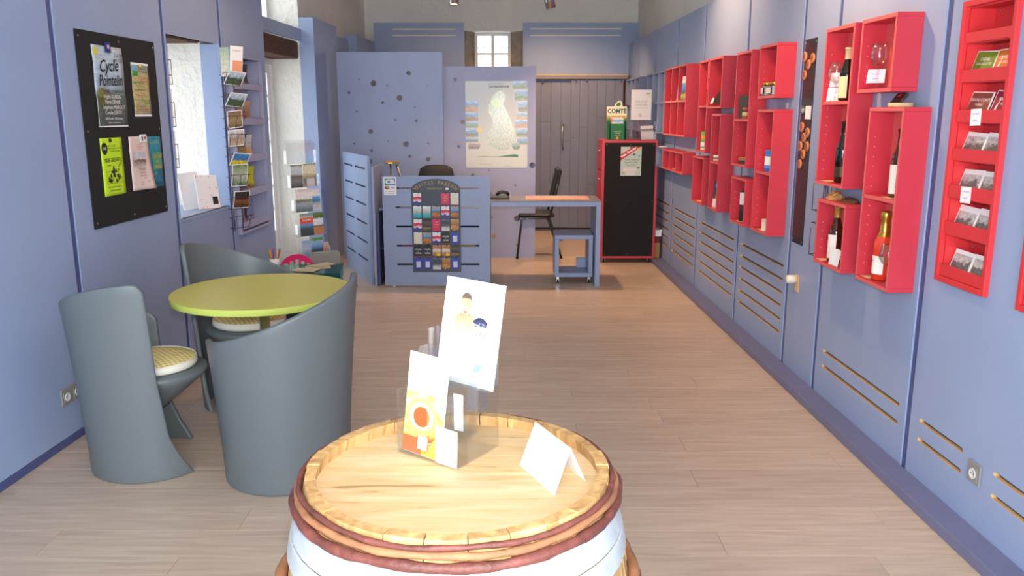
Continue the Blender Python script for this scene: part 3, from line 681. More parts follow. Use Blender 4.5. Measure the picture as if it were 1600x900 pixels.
# ---- map poster
t = thing('map_poster', 'glossy pale regional map poster with side photographs on the blue partition', 'poster', (-.169, 9.184, 1.01))
box('sheet', printed('map_paper', [(0, (206, 212, 206)), (1, (212, 216, 214))], rough=.34), t, -.337, .337, -.002, .0, 0, .927)
MAPG = printed('map_land', [(0, (176, 186, 160)), (.5, (190, 198, 176)), (1, (172, 188, 146))], .5, 9, blot=(150, 158, 134), bscale=22, bth=.54, rough=.2)
def blob(cx, cz, rx, rz, n, seed):
    rnd = random.Random(seed); return [(cx + rx * math.cos(2 * PI * k / n) * rnd.uniform(.82, 1.1), cz + rz * math.sin(2 * PI * k / n) * rnd.uniform(.82, 1.1)) for k in range(n)]
MB().poly([(-.02, .80), (.05, .83), (.11, .76), (.07, .69), (.12, .60), (.16, .50), (.20, .42), (.20, .28), (.12, .20), (.0, .19), (-.09, .25), (-.13, .33), (-.06, .42), (-.04, .52), (-.09, .60), (-.08, .70)], -.0024).build('map_area', MAPG, t)
MB().poly(blob(.0, .70, .06, .05, 12, 3), -.0027).build('map_area', mat('map_spring', (190, 208, 132), .2), t)
def landscape(i, sky=(92, 150, 214), mid=(70, 110, 60), low=(176, 150, 110)):
    return printed('landscape%d' % i, [(0, low), (.35, mid), (.55, (150, 168, 150)), (.68, sky), (1, (190, 214, 238))], .45, 4, seed=i * 1.7, rough=.25)
for i, (z0, z1) in enumerate(((.60, .72), (.50, .595), (.43, .495), (.33, .425), (.275, .325))):
    MB().quad(-.336, -.20, z0, z1, -.0025).build('photograph', landscape(i, mid=[(210, 150, 90), (150, 90, 60), (120, 150, 80), (90, 110, 90), (60, 90, 140)][i]), t)
MB().poly([(-.31, .20), (-.20, .20), (-.18, .23), (-.18, .26), (-.31, .27)], -.0025).build('photograph', landscape(5, (180, 90, 60), (90, 60, 50)), t)
for i, (z0, z1, x0) in enumerate(((.84, .926, .175), (.72, .835, .20), (.60, .715, .235), (.52, .595, .225), (.43, .515, .20), (.33, .425, .215), (.25, .325, .225))):
    MB().quad(x0, .336, z0, z1, -.0025).build('photograph', landscape(10 + i, mid=[(90, 130, 60), (60, 130, 60), (70, 100, 80), (190, 150, 110), (190, 120, 80), (70, 110, 70), (80, 130, 150)][i]), t)
MB().poly(circle(.215, .235, .045, 18), -.0026).build('photograph', landscape(20, (130, 150, 130)), t)
MB().poly(circle(-.19, .41, .028, 18), -.0027).build('sun_mark', mat('yellow_print', (236, 206, 110), .3), t)
MB().poly([(-.25, .118), (-.15, .126), (-.05, .122), (.03, .124), (.12, .138), (.2, .146), (.237, .138), (.237, .118)], -.0025).build('relief_profile', printed('profile_print', [(0, (140, 186, 92)), (1, (34, 104, 72))], axis=0), t)
text(t, 'jurassienne', .048, .03, .872, mat('dark_green_ink', (40, 96, 70)), -.0026, bold=.0006); text(t, 'la Grande Traversée', .020, .0, .900, INKGR, -.0026)
textlines(t, [('de la traversée en itinérance', .012, -.12, .035), ('Jura . Doubs . Ain', .012, .12, .014)], INK, -.0026)
for x, z in ((-.33, .92), (.33, .92), (-.33, .007), (.33, .007)): MB().lathe([(.004, 0), (.002, .003)], 8, M=Matrix.Translation((x, -.002, z)) @ Matrix.Rotation(PI / 2, 4, 'X')).build('pin', STEEL, t)

# ---- counter
t = thing('reception_counter', 'blue reception counter with horizontal slots in its front board', 'counter', (-.70, 7.60, 0))
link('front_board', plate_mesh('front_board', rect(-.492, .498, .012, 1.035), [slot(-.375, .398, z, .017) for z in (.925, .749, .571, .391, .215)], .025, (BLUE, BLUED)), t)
for x in (-.41, .41): MB().lathe([(.012, 0), (.012, .0118)], 12, cx=x, cy=.012).build('foot', WHITEP, t)
box('end_board', PALE, t, -.583, -.560, -.03, .55, .0, 1.118, .002)
box('inner_desk', BLUEG, t, -.555, .49, .16, .62, .70, .725, .002)
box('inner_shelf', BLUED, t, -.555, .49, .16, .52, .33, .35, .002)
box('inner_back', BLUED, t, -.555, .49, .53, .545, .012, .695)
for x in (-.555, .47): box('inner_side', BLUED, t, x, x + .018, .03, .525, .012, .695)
tag(box('document_tray', mat('tray_red', (190, 40, 44), .4), None, -1.05, -.86, 7.80, 8.05, .351, .42, .003), 'red tray seen through a slot of the counter', 'tray')
tag(box('document_tray', mat('tray_yellow', (214, 178, 40), .4), None, -.56, -.35, 7.80, 8.05, .351, .42, .003), 'yellow tray seen through a slot of the counter', 'tray')
t = thing('slotted_screen', 'blue side screen with two columns of slots beside the counter', 'screen', (-1.335, 7.69, 0), math.atan2(-(8.70 - 7.69), -(-1.765 + 1.335)))
# runs back from the counter end; local x from the far end to the near end
L_ = 1.098
t.location = (-1.765, 8.70, 0); t.rotation_euler = (0, 0, math.atan2(7.69 - 8.70, -1.335 + 1.765))
link('board', plate_mesh('board', rect(0, L_, .0, 1.21), [slot(a, b, z, .018) for z in (1.09, .92, .75, .57, .39, .215) for a, b in ((.07, .45), (.56, .99))], .025, (BLUE, BLUED)), t)
box('rear_brace', BLUED, t, .02, L_ - .02, .0255, .05, .01, .05); box('rear_brace', BLUED, t, .02, L_ - .02, .0255, .05, 1.14, 1.18)
# payment sign
t = thing('payment_sign', 'white card-payment sign with blue CB mark on the counter corner', 'sign', (-1.118, 7.598, .862))
box('plate', WPAPER, t, -.058, .058, -.002, 0, 0, .165)
MB().quad(-.049, .047, .088, .15, -.0024).build('blue_field', printed('cb_field', [(0, (30, 150, 90)), (.5, (30, 120, 190)), (1, (40, 80, 170))], axis=0), t)
text(t, 'CB', .056, 0, .119, INKW, -.0028, sx=1.15, bold=.004)
MB().quad(-.048, -.008, .056, .080, -.0024).build('black_field', INK, t); MB().poly(circle(-.034, .068, .009, 16), -.0027).build('red_disc', INKR, t); MB().poly(circle(-.022, .068, .009, 16), -.0029).build('orange_disc', mat('orange_ink', (240, 150, 30)), t)
text(t, 'VISA', .017, .024, .068, INKB, -.0026, shear=.2, bold=.0006); MB().quad(.004, .046, .054, .0565, -.0024).build('yellow_line', mat('yellow_ink', (236, 186, 60)), t)
textlines(t, [('eft', .014, -.034, .034), ('cless', .014, .002, .034), ('B', .016, .032, .034), ('paiement accepté', .009, 0, .014)], INK, -.0026)

# ---- display board of visit cards
t = thing('card_display_board', 'dark arched display board lettered VISITES PASSION on the counter front', 'display board', (-.70, 7.598, .145))
arch = [(-.225, 0), (.225, 0), (.225, .765)] + [(.225 * math.cos(a), .765 + .10 * math.sin(a)) for a in [PI * k / 16 for k in range(1, 16)]] + [(-.225, .765)]
DKB = mat('slate_board', (72, 82, 94), .5, mottle=.08)
link('board', plate_mesh('board', arch, [], .010, (DKB,)), t, (0, -.010, 0))
mb = MB(); word = 'VISITES PASSION'; n = len(word)
for i, chx in enumerate(word):
    if chx == ' ': continue
    a = RAD(152) - RAD(124) * i / (n - 1); x = .225 * math.cos(a) * .93; z = .765 + .10 * math.sin(a) - .034; me = text_mesh(chx, .046, offset=.0006)
    M = Matrix.Translation((x, -.0112, z)) @ Matrix.Rotation(-math.atan2(.10 * math.cos(a), .225 * math.sin(a)) * -1, 4, 'Y')
    mb.add([M @ v.co for v in me.vertices], [tuple(p.vertices) for p in me.polygons]); bpy.data.meshes.remove(me)
mb.build('lettering', INKG, t)
text(t, 'SERVEZ-VOUS', .022, -.01, .775, INKG, -.0112, bold=.0004); box('small_tag', WPAPER, t, .09, .118, -.0115, -.0102, .765, .785)
KIND = {
 'A': ('white-blue card with red diagonal', printed('cardA', [(0, (58, 62, 150)), (.25, (58, 62, 150)), (.3, (240, 238, 240)), (.48, (214, 50, 90)), (.62, (214, 60, 110)), (.68, (244, 244, 246)), (1, (240, 240, 244))], .25, 2.5)),
 'P': ('magenta card', printed('cardP', [(0, (206, 24, 92)), (1, (224, 40, 108))], blot=(250, 190, 80), bscale=6, bth=.66)),
 'W': ('cream card with small drawings', printed('cardW', [(0, (226, 218, 204)), (1, (232, 226, 214))], blot=(120, 92, 90), bscale=10, bth=.62)),
 'T': ('turquoise bathing card', printed('cardT', [(0, (40, 160, 178)), (.4, (90, 196, 204)), (.55, (214, 190, 150)), (.7, (206, 228, 236)), (1, (240, 246, 248))], .3, 6)),
 'O': ('orange and sky-blue railway card', printed('cardO', [(0, (120, 70, 40)), (.35, (206, 130, 60)), (.5, (60, 90, 130)), (.7, (110, 170, 214)), (1, (190, 150, 110))], .4, 4)),
 'D': ('dark night-view card', printed('cardD', [(0, (30, 28, 28)), (.25, (150, 120, 84)), (.35, (36, 34, 36)), (.7, (92, 80, 66)), (1, (36, 34, 36))], .3, 6)),
 'G': ('grey mountain-bike card', printed('cardG', [(0, (226, 226, 226)), (.25, (206, 206, 206)), (.45, (84, 92, 96)), (.8, (44, 54, 74)), (1, (120, 130, 150))], .35, 6)),
 'B': ('brown and gold vaulted-cellar card', printed('cardB', [(0, (70, 44, 30)), (.3, (214, 160, 84)), (.6, (150, 90, 44)), (1, (206, 170, 120))], .6, 4)),
 'V': ('black card lettered VISUEL A VENIR', printed('cardV', [(0, (150, 40, 44)), (.06, (28, 28, 30)), (1, (28, 28, 30))], interp='CONSTANT')),
 'U': ('royal-blue card with a white window picture', printed('cardU', [(0, (48, 64, 160)), (1, (60, 80, 186))])),
 'Y': ('brown cellar card with yellow flash', printed('cardY', [(0, (90, 56, 36)), (.3, (200, 150, 90)), (.6, (236, 226, 206)), (.8, (160, 96, 50)), (1, (230, 190, 130))], .4, 5)),
}
GRID = ['A..PW', 'TTOAO', 'ADPGB', 'WOAVU', 'VVYYD', 'UUGBU']
RN = ['top', 'second', 'third', 'fourth', 'fifth', 'bottom']; CN = ['leftmost', 'second from left', 'middle', 'second from right', 'rightmost']
for r, rowk in enumerate(GRID):
    for c, k in enumerate(rowk):
        if k == '.': continue
        x = -.700 - .172 + c * .086; z = .145 + .684 - r * .1212 - .054
        root = thing('visit_card', '%s, %s in %s row on counter board' % (KIND[k][0], CN[c], RN[r]), 'card', (x, 7.588, z), 0, 'visit cards on the counter board')
        box('card', KIND[k][1], root, -.037, .037, -.0025, -.0003, 0, .108)
        if k == 'V': textlines(root, [('VISUEL', .021, 0, .068), ('A', .014, 0, .050), ('VENIR', .021, 0, .032)], INKW, -.0032)
        if k == 'U': MB().quad(-.020, .020, .02, .075, -.0030).build('picture', mat('card_white_window', (214, 220, 232), .4), root)
        if k == 'Y': MB().quad(.0, .034, .008, .030, -.0030).build('yellow_flash', mat('flash_yellow', (246, 208, 30), .4), root)
        if k == 'P': textlines(root, [('LES', .016, .004, .08), ('VISITES', .014, .0, .058), ('2019', .014, 0, .036)], mat('card_peach', (250, 206, 120)), -.0032)
        MB().tube([(0, -.0032, .112), (.016, -.006, .104)], .0035, 6).build('clip', BLACKP, root)

# ---- desk wing to the right of the counter
t = thing('blue_desk', 'blue desk wing with slab leg between counter and red cabinet', 'desk', (.31, 7.63, 0))
DKTOP = mat('desk_top_paint', (128, 124, 136), .3, mottle=.05)
box('desktop', DKTOP, t, -.505, .514, .0, .51, .795, .805, .001); box('desk_edge', BLUE, t, -.505, .514, .0, .51, .752, .7945, .002)
box('leg', BLUE, t, .470, .514, .0, .51, .0, .7515, .002)
o = sheet('desk_map', 'pale salmon printed map sheet lying on the blue desk', 'map', printed('desk_map_print', [(0, (232, 176, 150)), (.5, (240, 196, 170)), (1, (226, 170, 150))], .4, 6, axis=0), .60, .36, (.43, 7.745, .8056), 0, RAD(90) * .9995 * -1, 0, .0008)
o.rotation_euler = (RAD(-90), 0, 0); o.location = (.43, 7.745, .8065)
for x0, x1 in ((-.29, -.17), (.16, .28)): MB().quad(x0, x1, .04, .30, .0012).build('picture', landscape(30 + int(x0 * 100), (200, 180, 150), (120, 70, 50), (90, 60, 40)), o)
t = thing('desk_telephone', 'black telephone handset on the left end of the blue desk', 'telephone', (-.125, 7.86, .8055))
MB().box(-.10, .10, -.08, .08, 0, .028, 0, .01).build('base', mat('phone_grey', (70, 72, 76), .4), t)
MB().tube([(-.02, -.05, .034), (.0, -.05, .060), (.04, -.045, .066), (.08, -.045, .058), (.09, -.045, .034)], .016, 10).build('handset', BLACKP, t)
# open cube stool on castors
t = thing('cube_stool', 'open blue wooden cube on castors in front of the desk leg', 'stool', (.589, 7.76, 0))
w = .181; th = .040
for nm, a in (('top_board', (-w, w, 0, .36, .466 - th, .466)), ('bottom_board', (-w, w, 0, .36, .062, .062 + th)), ('side_board', (-w, -w + th, 0, .36, .062 + th + .0005, .466 - th - .0005)), ('side_board', (w - th, w, 0, .36, .062 + th + .0005, .466 - th - .0005))):
    box(nm, BLUE, t, *a, .002)
box('corner_block', PALE, t, -w + th + .001, -w + th + .055, .27, .295, .37, .424, .001); box('corner_block', PALE, t, w - th - .095, w - th - .001, .27, .295, .105, .205, .001)
for x in (-.15, .15):
    for yy in (.03, .33):
        cs = MB(); cs.lathe([(.017, -.007), (.017, .007)], 16, M=Matrix.Translation((x, yy, .0172)) @ Matrix.Rotation(PI / 2, 4, 'Y')); c_ = cs.build('castor_wheel', BLACKP, t)
        MB().box(x - .013, x + .013, yy - .012, yy + .012, .036, .0615, 0, .002).box(x - .013, x - .009, yy - .008, yy + .008, .014, .036).box(x + .009, x + .013, yy - .008, yy + .008, .014, .036).build('castor_fork', CHROME, c_)

# ---- red cabinet with black felt end
t = thing('rolling_cabinet', 'tall red cabinet on castors with a black felt end panel', 'cabinet', (1.252, 8.86, 0))
w = .295; h0, h1 = .052, 1.318
box('end_frame', RED, t, -w, w, .0, .022, h0, h1, .002)
box('felt_panel', FELT, t, -w + .026, w - .026, -.004, -.0002, h0 + .026, h1 - .026)
box('top_board', RED, t, -w, w, .0225, .50, h1 - .022, h1, .002); box('bottom_board', RED, t, -w, w, .0225, .50, h0, h0 + .022, .002)
box('back_board', RED, t, -w, w, .478, .50, h0 + .0225, h1 - .0225, .002); box('side_board', RED, t, w - .018, w, .0225, .4775, h0 + .0225, h1 - .0225)
for k in range(4):
    z0 = h0 + .03 + k * .305; d = box('drawer', RED, t, -w - .004, -w + .014, .03, .47, z0, z0 + .295, .003)
    box('handle', STEEL, d, -w - .016, -w - .0045, .20, .30, z0 + .20, z0 + .215, .002)
for x in (-.25, .24):
    for yy in (.05, .45):
        cs = MB(); cs.lathe([(.023, -.009), (.023, .009)], 16, M=Matrix.Translation((x, yy, .0232)) @ Matrix.Rotation(PI / 2, 4, 'Y')); c_ = cs.build('castor_wheel', BLACKP, t)
        MB().box(x - .016, x + .016, yy - .014, yy + .014, .047, .0515).box(x - .016, x - .011, yy - .01, yy + .01, .018, .047).box(x + .011, x + .016, yy - .01, yy + .01, .018, .047).build('castor_fork', CHROME, c_)
for x in (-.25, 0, .25):
    for z in (.10, .68, 1.27): MB().lathe([(.004, 0), (.002, .002)], 8, M=Matrix.Translation((x, -.004, z)) @ Matrix.Rotation(PI / 2, 4, 'X')).build('screw', STEEL, t)
# flea-market notice on the felt
t = thing('notice', 'pale green flea-market notice with a red banner on the black cabinet', 'poster', (1.264, 8.8555, .945))
box('sheet', mat('notice_paper', (188, 206, 196), .5), t, -.110, .110, -.0015, 0, 0, .305)
MB().poly([(-.11, .160), (-.11, .225), (.02, .305), (.10, .305)], -.0019).build('banner', INKR, t)
text(t, 'Vide Grenier', .036, -.028, .248, INKW, -.0024, rot=RAD(33), bold=.0012)
textlines(t, [('SAINT THIEBAUD', .019, .01, .168), ('Dimanche 7 Juillet', .019, .0, .144), ('Buvette  -  Concours', .012, -.01, .122), ('Animations  le matin', .012, .0, .108)], INK, -.0022)
MB().quad(-.08, .06, .045, .088, -.0019).build('pale_box', mat('pale_print', (222, 214, 212), .5), t); MB().quad(-.045, .045, .008, .036, -.0019).build('pale_box', mat('pale_print', (222, 214, 212)), t)
for x, z, r, cc in ((-.08, .275, .016, (206, 190, 150)), (.08, .283, .018, (206, 196, 70)), (.03, .225, .016, (80, 90, 90)), (.085, .21, .012, (120, 150, 200)), (.08, .085, .014, (130, 110, 70)), (-.08, .03, .016, (196, 160, 160))):
    MB().poly(blob(x, z, r, r * .8, 9, int(x * 999)), -.0021).build('drawing', mat('drawing%d' % int(x * 999 + z * 500), cc, .5), t)
MB().lathe([(.009, 0), (.006, .006), (.0, .007)], 12, M=Matrix.Translation((.0, -.002, .298)) @ Matrix.Rotation(PI / 2, 4, 'X')).build('magnet', BLACKP, t)
# cheese leaflet box
t = thing('leaflet_box', 'green cardboard leaflet box lettered COMTÉ on the red cabinet', 'leaflet box', (1.122, 8.98, 1.3182))
GRN = mat('comte_green', (20, 110, 58), .5); 
box('front', GRN, t, -.072, .072, -.05, -.046, 0, .17, .001); box('side', GRN, t, -.095, -.091, -.046, .05, 0, .19); box('side', GRN, t, .091, .095, -.046, .05, 0, .19)
box('base', GRN, t, -.091, .091, -.046, .05, 0, .003)
link('back_card', plate_mesh('back_card', [(-.107, 0), (.107, 0), (.107, .35), (.06, .35), (.052, .39), (.035, .412), (.01, .405), (-.02, .375), (-.03, .35), (-.107, .35)], [], .004, (mat('cream_card', (232, 228, 206), .5),)), t, (0, .05, 0))
MB().quad(-.107, .107, .0, .20, .0495).build('green_field', GRN, t); MB().quad(-.107, .107, .20, .255, .0495).build('meadow_picture', printed('meadow', [(0, (60, 90, 40)), (.5, (150, 160, 50)), (1, (206, 190, 90))], .5, 6), t)
text(t, 'COMTÉ', .062, 0, .30, mat('dark_green_ink', (40, 96, 70)), .049, bold=.002, sx=.95); MB().poly([(-.012, .372), (.03, .398), (.042, .365), (.02, .352), (.0, .352)], .0493).build('cow_mark', INKGR, t)
textlines(t, [('LE COMTÉ', .016, 0, .09), ('fromage', .016, 0, .073)], INKW, -.0508); textlines(t, [('servez vous', .014, 0, .047)], mat('yellow_ink', (236, 186, 60)), -.0508); MB().poly(circle(0, .02, .014, 12), -.0508).build('seal', mat('orange_ink', (240, 150, 30)), t)
for i, (x, hh, tt) in enumerate(((-.005, .235, 6), (.005, .225, 3))):
    sheet('leaflet', ['orange-topped leaflet at the back of the green cheese box', 'pale blue striped leaflet at the front of the green cheese box'][i], 'leaflet', printed('comte_leaf%d' % i, [[(0, (240, 236, 226)), (.7, (240, 236, 226)), (.75, (226, 120, 60)), (.9, (210, 60, 44)), (1, (240, 220, 200))], [(0, (240, 236, 230)), (.6, (226, 130, 110)), (.75, (236, 236, 236)), (.86, (110, 170, 210)), (1, (244, 244, 240))]][i], .15, 5), .12, hh, (1.122 + x, 8.99 - i * .030, 1.3214), 0, RAD(tt) * 0, 0, .004, 'leaflets in the cheese box')
# acrylic notice with card pocket
t = thing('acrylic_sign_holder', 'clear acrylic sign holder with a white notice on the red cabinet', 'sign holder', (1.375, 8.97, 1.3182))
acr('base', -.10, .155, -.05, .07, 0, .003, p=t); acr('pocket_front', -.10, .155, -.055, -.052, .0, .155, p=t); acr('pocket_back', -.10, .155, .02, .023, .0032, .205, p=t)
for x in (-.102, .156): acr('pocket_side', x, x + .002, -.0515, .0195, 0, .19, p=t)
acr('sign_front', -.108, .112, .030, .033, .20, .525, p=t); acr('sign_back', -.108, .112, .036, .039, .0032, .525, p=t)
box('notice_sheet', WPAPER, t, -.106, .110, .0335, .0355, .21, .522)
textlines(t, [('AVIS AUX', .03, 0, .40), ('VISITEURS', .03, 0, .365), ('et questionnaires', .02, 0, .335)], mat('pale_grey_ink', (170, 170, 172)), .0296); text(t, 'Q', .04, -.01, .26, mat('brown_ink', (150, 90, 70)), .0296); MB().quad(.05, .09, .475, .49, .0296).build('green_mark', mat('lime_ink', (170, 196, 90)), t)
sheet('card_stack', 'stack of printed cards in the clear pocket on the red cabinet', 'cards', printed('card_stack_print', [(0, (200, 196, 194)), (.5, (222, 218, 216)), (.75, (120, 118, 120)), (.8, (226, 222, 220)), (1, (230, 226, 224))], .1, 8), .13, .145, (1.445, 8.945, 1.322), 0, RAD(8), RAD(-3), .02)

# ---- visitor chair behind the desk: black seat and back on a chromed dark frame, seen side-on
t = thing('visitor_chair', 'black office visitor chair with tubular frame behind the desk', 'chair', (.30, 9.35, 0), RAD(2))
FR = mat('dark_chrome', (70, 78, 80), .2, .9)
for yy in (-.21, .21):
    MB().tube([(.245, yy, .012), (.175, yy, .25), (.115, yy, .43), (.06, yy, .462), (-.15, yy, .455), (-.20, yy, .43), (-.25, yy, .012)], .0125, 8).build('leg_frame', FR, t)
    MB().tube([(.11, yy, .45), (.15, yy, .60), (.22, yy, .93)], .011, 8).build('back_post', FR, t)
    for x in (.245, -.25): MB().lathe([(.016, 0), (.016, .014)], 10, cx=x, cy=yy).build('foot_cap', BLACKP, t)
MB().box(-.24, .17, -.215, .215, .462, .505, 0, .018).build('seat', BLACKL, t)
MB().box(-.022, .022, -.215, .215, -.17, .20, 0, .018, M=Matrix.Translation((.185, 0, .80)) @ Matrix.Rotation(RAD(12), 4, 'Y')).build('backrest', BLACKL, t)
# ---- swivel chair behind the counter
t = thing('swivel_chair', 'black swivel chair whose rounded backrest shows above the counter', 'chair', (-.79, 8.42, 0))
V = []; F = []; n = 16
outl = [(-.185, .66), (-.19, .95), (-.165, 1.035), (-.11, 1.064), (0, 1.072), (.11, 1.064), (.165, 1.035), (.19, .95), (.185, .66)]
m_ = len(outl)
for yy, sc in ((.0, .93), (.015, 1.0), (.05, 1.0), (.065, .93)):
    for x, z in outl: V.append((x * sc, yy + .25 - .9 * (x * x), .86 + (z - .86) * sc))
for j in range(3):
    for i in range(m_): F.append((j * m_ + i, j * m_ + (i + 1) % m_, (j + 1) * m_ + (i + 1) % m_, (j + 1) * m_ + i))
F.append(tuple(range(m_))[::-1]); F.append(tuple(3 * m_ + i for i in range(m_)))
MB().add(V, F, 0, True).build('backrest', BLACKL, t)
MB().box(-.23, .23, -.22, .22, .44, .52, 0, .03).build('seat', BLACKL, t); MB().tube([(0, .15, .45), (0, .26, .47), (0, .30, .70)], .018).build('back_arm', BLACKP, t)
MB().lathe([(.028, .08), (.028, .439)], 14).build('gas_column', BLACKP, t)
for k in range(5):
    a = 2 * PI * k / 5 + .3; MB().tube([(.03 * math.cos(a), .03 * math.sin(a), .10), (.28 * math.cos(a), .28 * math.sin(a), .065)], .018).build('base_arm', BLACKP, t)
    MB().lathe([(.025, -.012), (.025, .012)], 12, M=Matrix.Translation((.28 * math.cos(a), .28 * math.sin(a), .0255)) @ Matrix.Rotation(PI / 2, 4, 'Y')).build('castor', BLACKP, t)
# desk lamp and till display at the left end of the counter
t = thing('desk_lamp', 'steel desk lamp with amber-lit wooden head behind the counter', 'lamp', (-1.16, 7.98, .7255))
MB().lathe([(.06, 0), (.06, .015), (.02, .02)], 20).build('base', STEEL, t); MB().tube([(0, 0, .015), (-.005, .0, .40)], .010).build('arm', STEEL, t); MB().tube([(.05, .01, .39), (.14, .02, .12), (.15, .02, .02)], .012).build('arm', STEEL, t)
MB().box(-.055, .075, -.04, .06, .40, .425, 0, .006).build('head', mat('lamp_wood', (170, 124, 84), .5), t); MB().box(-.02, .02, -.043, -.0405, .403, .413).build('lamp_window', mat('amber_glow', (255, 190, 80), .5, emit=1.2), t)
t = thing('till_printer', 'dark till printer with rounded silver top in the counter corner', 'printer', (-1.12, 7.83, .7255))
MB().box(-.085, .06, -.03, .08, 0, .15, 0, .012).build('body', BLACKP, t)
MB().lathe([(.0, -.06), (.05, -.06), (.055, -.05), (.055, .05), (.05, .06), (.0, .06)], 20, M=Matrix.Translation((-.015, .02, .20)) @ Matrix.Rotation(PI / 2, 4, 'Y'), caps=False).build('cover', CHROME, t)
# boxes stored between cabinet and wall
CARD = mat('cardboard', (176, 132, 82), .8, mottle=.08); sb = RAD(1.22)
t = thing('storage_box', 'brown cardboard carton at the foot of the pile between cabinet and wall', 'box', (1.583, 9.03, .0485), sb)
box('body', CARD, t, -.028, .028, -.12, .12, 0, .165, .002); box('flap', CARD, t, -.027, .027, -.118, .118, .1655, .1665)
t = thing('storage_box', 'dark red box between the brown and white cartons by the right wall', 'box', (1.583, 9.03, .2158), sb)
box('body', mat('dark_red_card', (120, 24, 30), .6), t, -.026, .026, -.11, .11, 0, .062, .002); box('lid', mat('dark_red_card', (120, 24, 30)), t, -.027, .027, -.112, .112, .0625, .07, .001)
t = thing('storage_box', 'white lidded carton on top of the pile between cabinet and wall', 'box', (1.588, 9.02, .2865), sb)
box('body', WPAPER, t, -.032, .036, -.12, .12, 0, .055, .002); box('lid', WPAPER, t, -.034, .040, -.124, .124, .0555, .07, .002)
# ================================================================ RIGHT WALL FURNISHINGS
BD = .115; BT = .018
REDE = mat('red_front_edge', (226, 100, 98), .45)  # lighter salmon tone for the front edges of the red boards
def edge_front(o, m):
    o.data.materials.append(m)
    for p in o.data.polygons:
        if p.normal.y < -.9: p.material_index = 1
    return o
def wall_box(s0, s1, z0, z1, label, m=RED, cols=1, shelves=(), name='wall_shelf_box', group='red wall shelf boxes'):
    w = s1 - s0; h = z1 - z0
    t = thing(name, label, 'shelf', RW((s0 + s1) / 2, 0.0005, z0), RZ_R, group)
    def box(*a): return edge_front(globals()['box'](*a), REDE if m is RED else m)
    box('top_board', m, t, -w / 2, w / 2, -BD, 0, h - BT, h, .0012); box('bottom_board', m, t, -w / 2, w / 2, -BD, 0, 0, BT, .0012)
    for sx in (-1, 1): box('side_board', m, t, sx * w / 2, sx * (w / 2 - BT), -BD, 0, BT + .0003, h - BT - .0003, .0012)
    box('back_board', m, t, -w / 2 + BT + .0003, w / 2 - BT - .0003, -.006, 0, BT + .0003, h - BT - .0003)
    xs = [-w / 2 + BT + k * (w - BT) / cols - BT / 2 for k in range(1, cols)]
    for x in xs: box('divider', m, t, x - BT / 2, x + BT / 2, -BD + .001, -.0062, BT + .0003, h - BT - .0003, .0012)
    eds = [-w / 2 + BT] + [v for x in xs for v in (x - BT / 2, x + BT / 2)] + [w / 2 - BT]
    for zs in shelves:
        for k in range(cols): box('shelf_board', m, t, eds[2 * k] + .0003, eds[2 * k + 1] - .0003, -BD + .002, -.0062, zs - z0 - BT, zs - z0, .0012)
    mb = MB()
    for z in [BT + .06 + .045 * k for k in range(int((h - .12) / .045))]:
        mb.lathe([(.0025, 0), (.0025, .0006)], 6, M=Matrix.Translation((-w / 2 + BT + .0002, -.085, z)) @ Matrix.Rotation(PI / 2, 4, 'Y'))
    if cols == 1 and s1 < 6.2: mb.build('peg_holes', mat('peg_hole', (226, 176, 150), .6), t)
    return t
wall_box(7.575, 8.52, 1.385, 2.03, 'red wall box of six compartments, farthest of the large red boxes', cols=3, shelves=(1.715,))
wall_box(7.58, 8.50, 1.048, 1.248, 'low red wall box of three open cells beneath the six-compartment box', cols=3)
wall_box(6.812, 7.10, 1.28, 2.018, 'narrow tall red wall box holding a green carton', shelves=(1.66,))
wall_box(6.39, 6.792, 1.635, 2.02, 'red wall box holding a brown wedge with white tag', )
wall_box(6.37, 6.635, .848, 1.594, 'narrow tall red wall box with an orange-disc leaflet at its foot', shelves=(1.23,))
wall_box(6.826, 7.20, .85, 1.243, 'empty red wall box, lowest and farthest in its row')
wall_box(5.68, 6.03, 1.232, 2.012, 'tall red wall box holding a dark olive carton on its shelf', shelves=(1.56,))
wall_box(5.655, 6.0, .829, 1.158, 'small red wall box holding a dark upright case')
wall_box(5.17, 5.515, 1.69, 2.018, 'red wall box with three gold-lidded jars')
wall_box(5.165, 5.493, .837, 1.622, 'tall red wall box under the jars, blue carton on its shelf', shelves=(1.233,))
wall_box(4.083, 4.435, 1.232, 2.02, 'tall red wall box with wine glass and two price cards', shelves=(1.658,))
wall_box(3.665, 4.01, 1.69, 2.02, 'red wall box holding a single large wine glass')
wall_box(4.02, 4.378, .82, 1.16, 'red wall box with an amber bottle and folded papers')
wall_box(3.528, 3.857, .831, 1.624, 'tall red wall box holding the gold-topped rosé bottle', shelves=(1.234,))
wall_box(8.55, 9.54, 1.39, 2.02, 'grey-blue wall box of six empty compartments beside the far red boxes', BLUEG, 3, (1.715,), group='grey-blue wall shelf boxes')
wall_box(10.03, 11.03, 1.39, 2.02, 'grey-blue wall box in the far corner behind the red cabinet', BLUEG, 3, (1.715,), group='grey-blue wall shelf boxes')
wall_box(8.525, 9.45, 1.05, 1.248, 'low grey-blue wall box next to the low red three-cell box', BLUEG, 3, group='grey-blue wall shelf boxes')
tag(box('paper_stack', WPAPER, None, -.12, .12, -.09, -.02, 0, .008, loc=RW(8.85, 0, 1.2485), rot=(0, 0, RZ_R)), 'thin stack of papers on the low grey-blue wall box', 'papers')

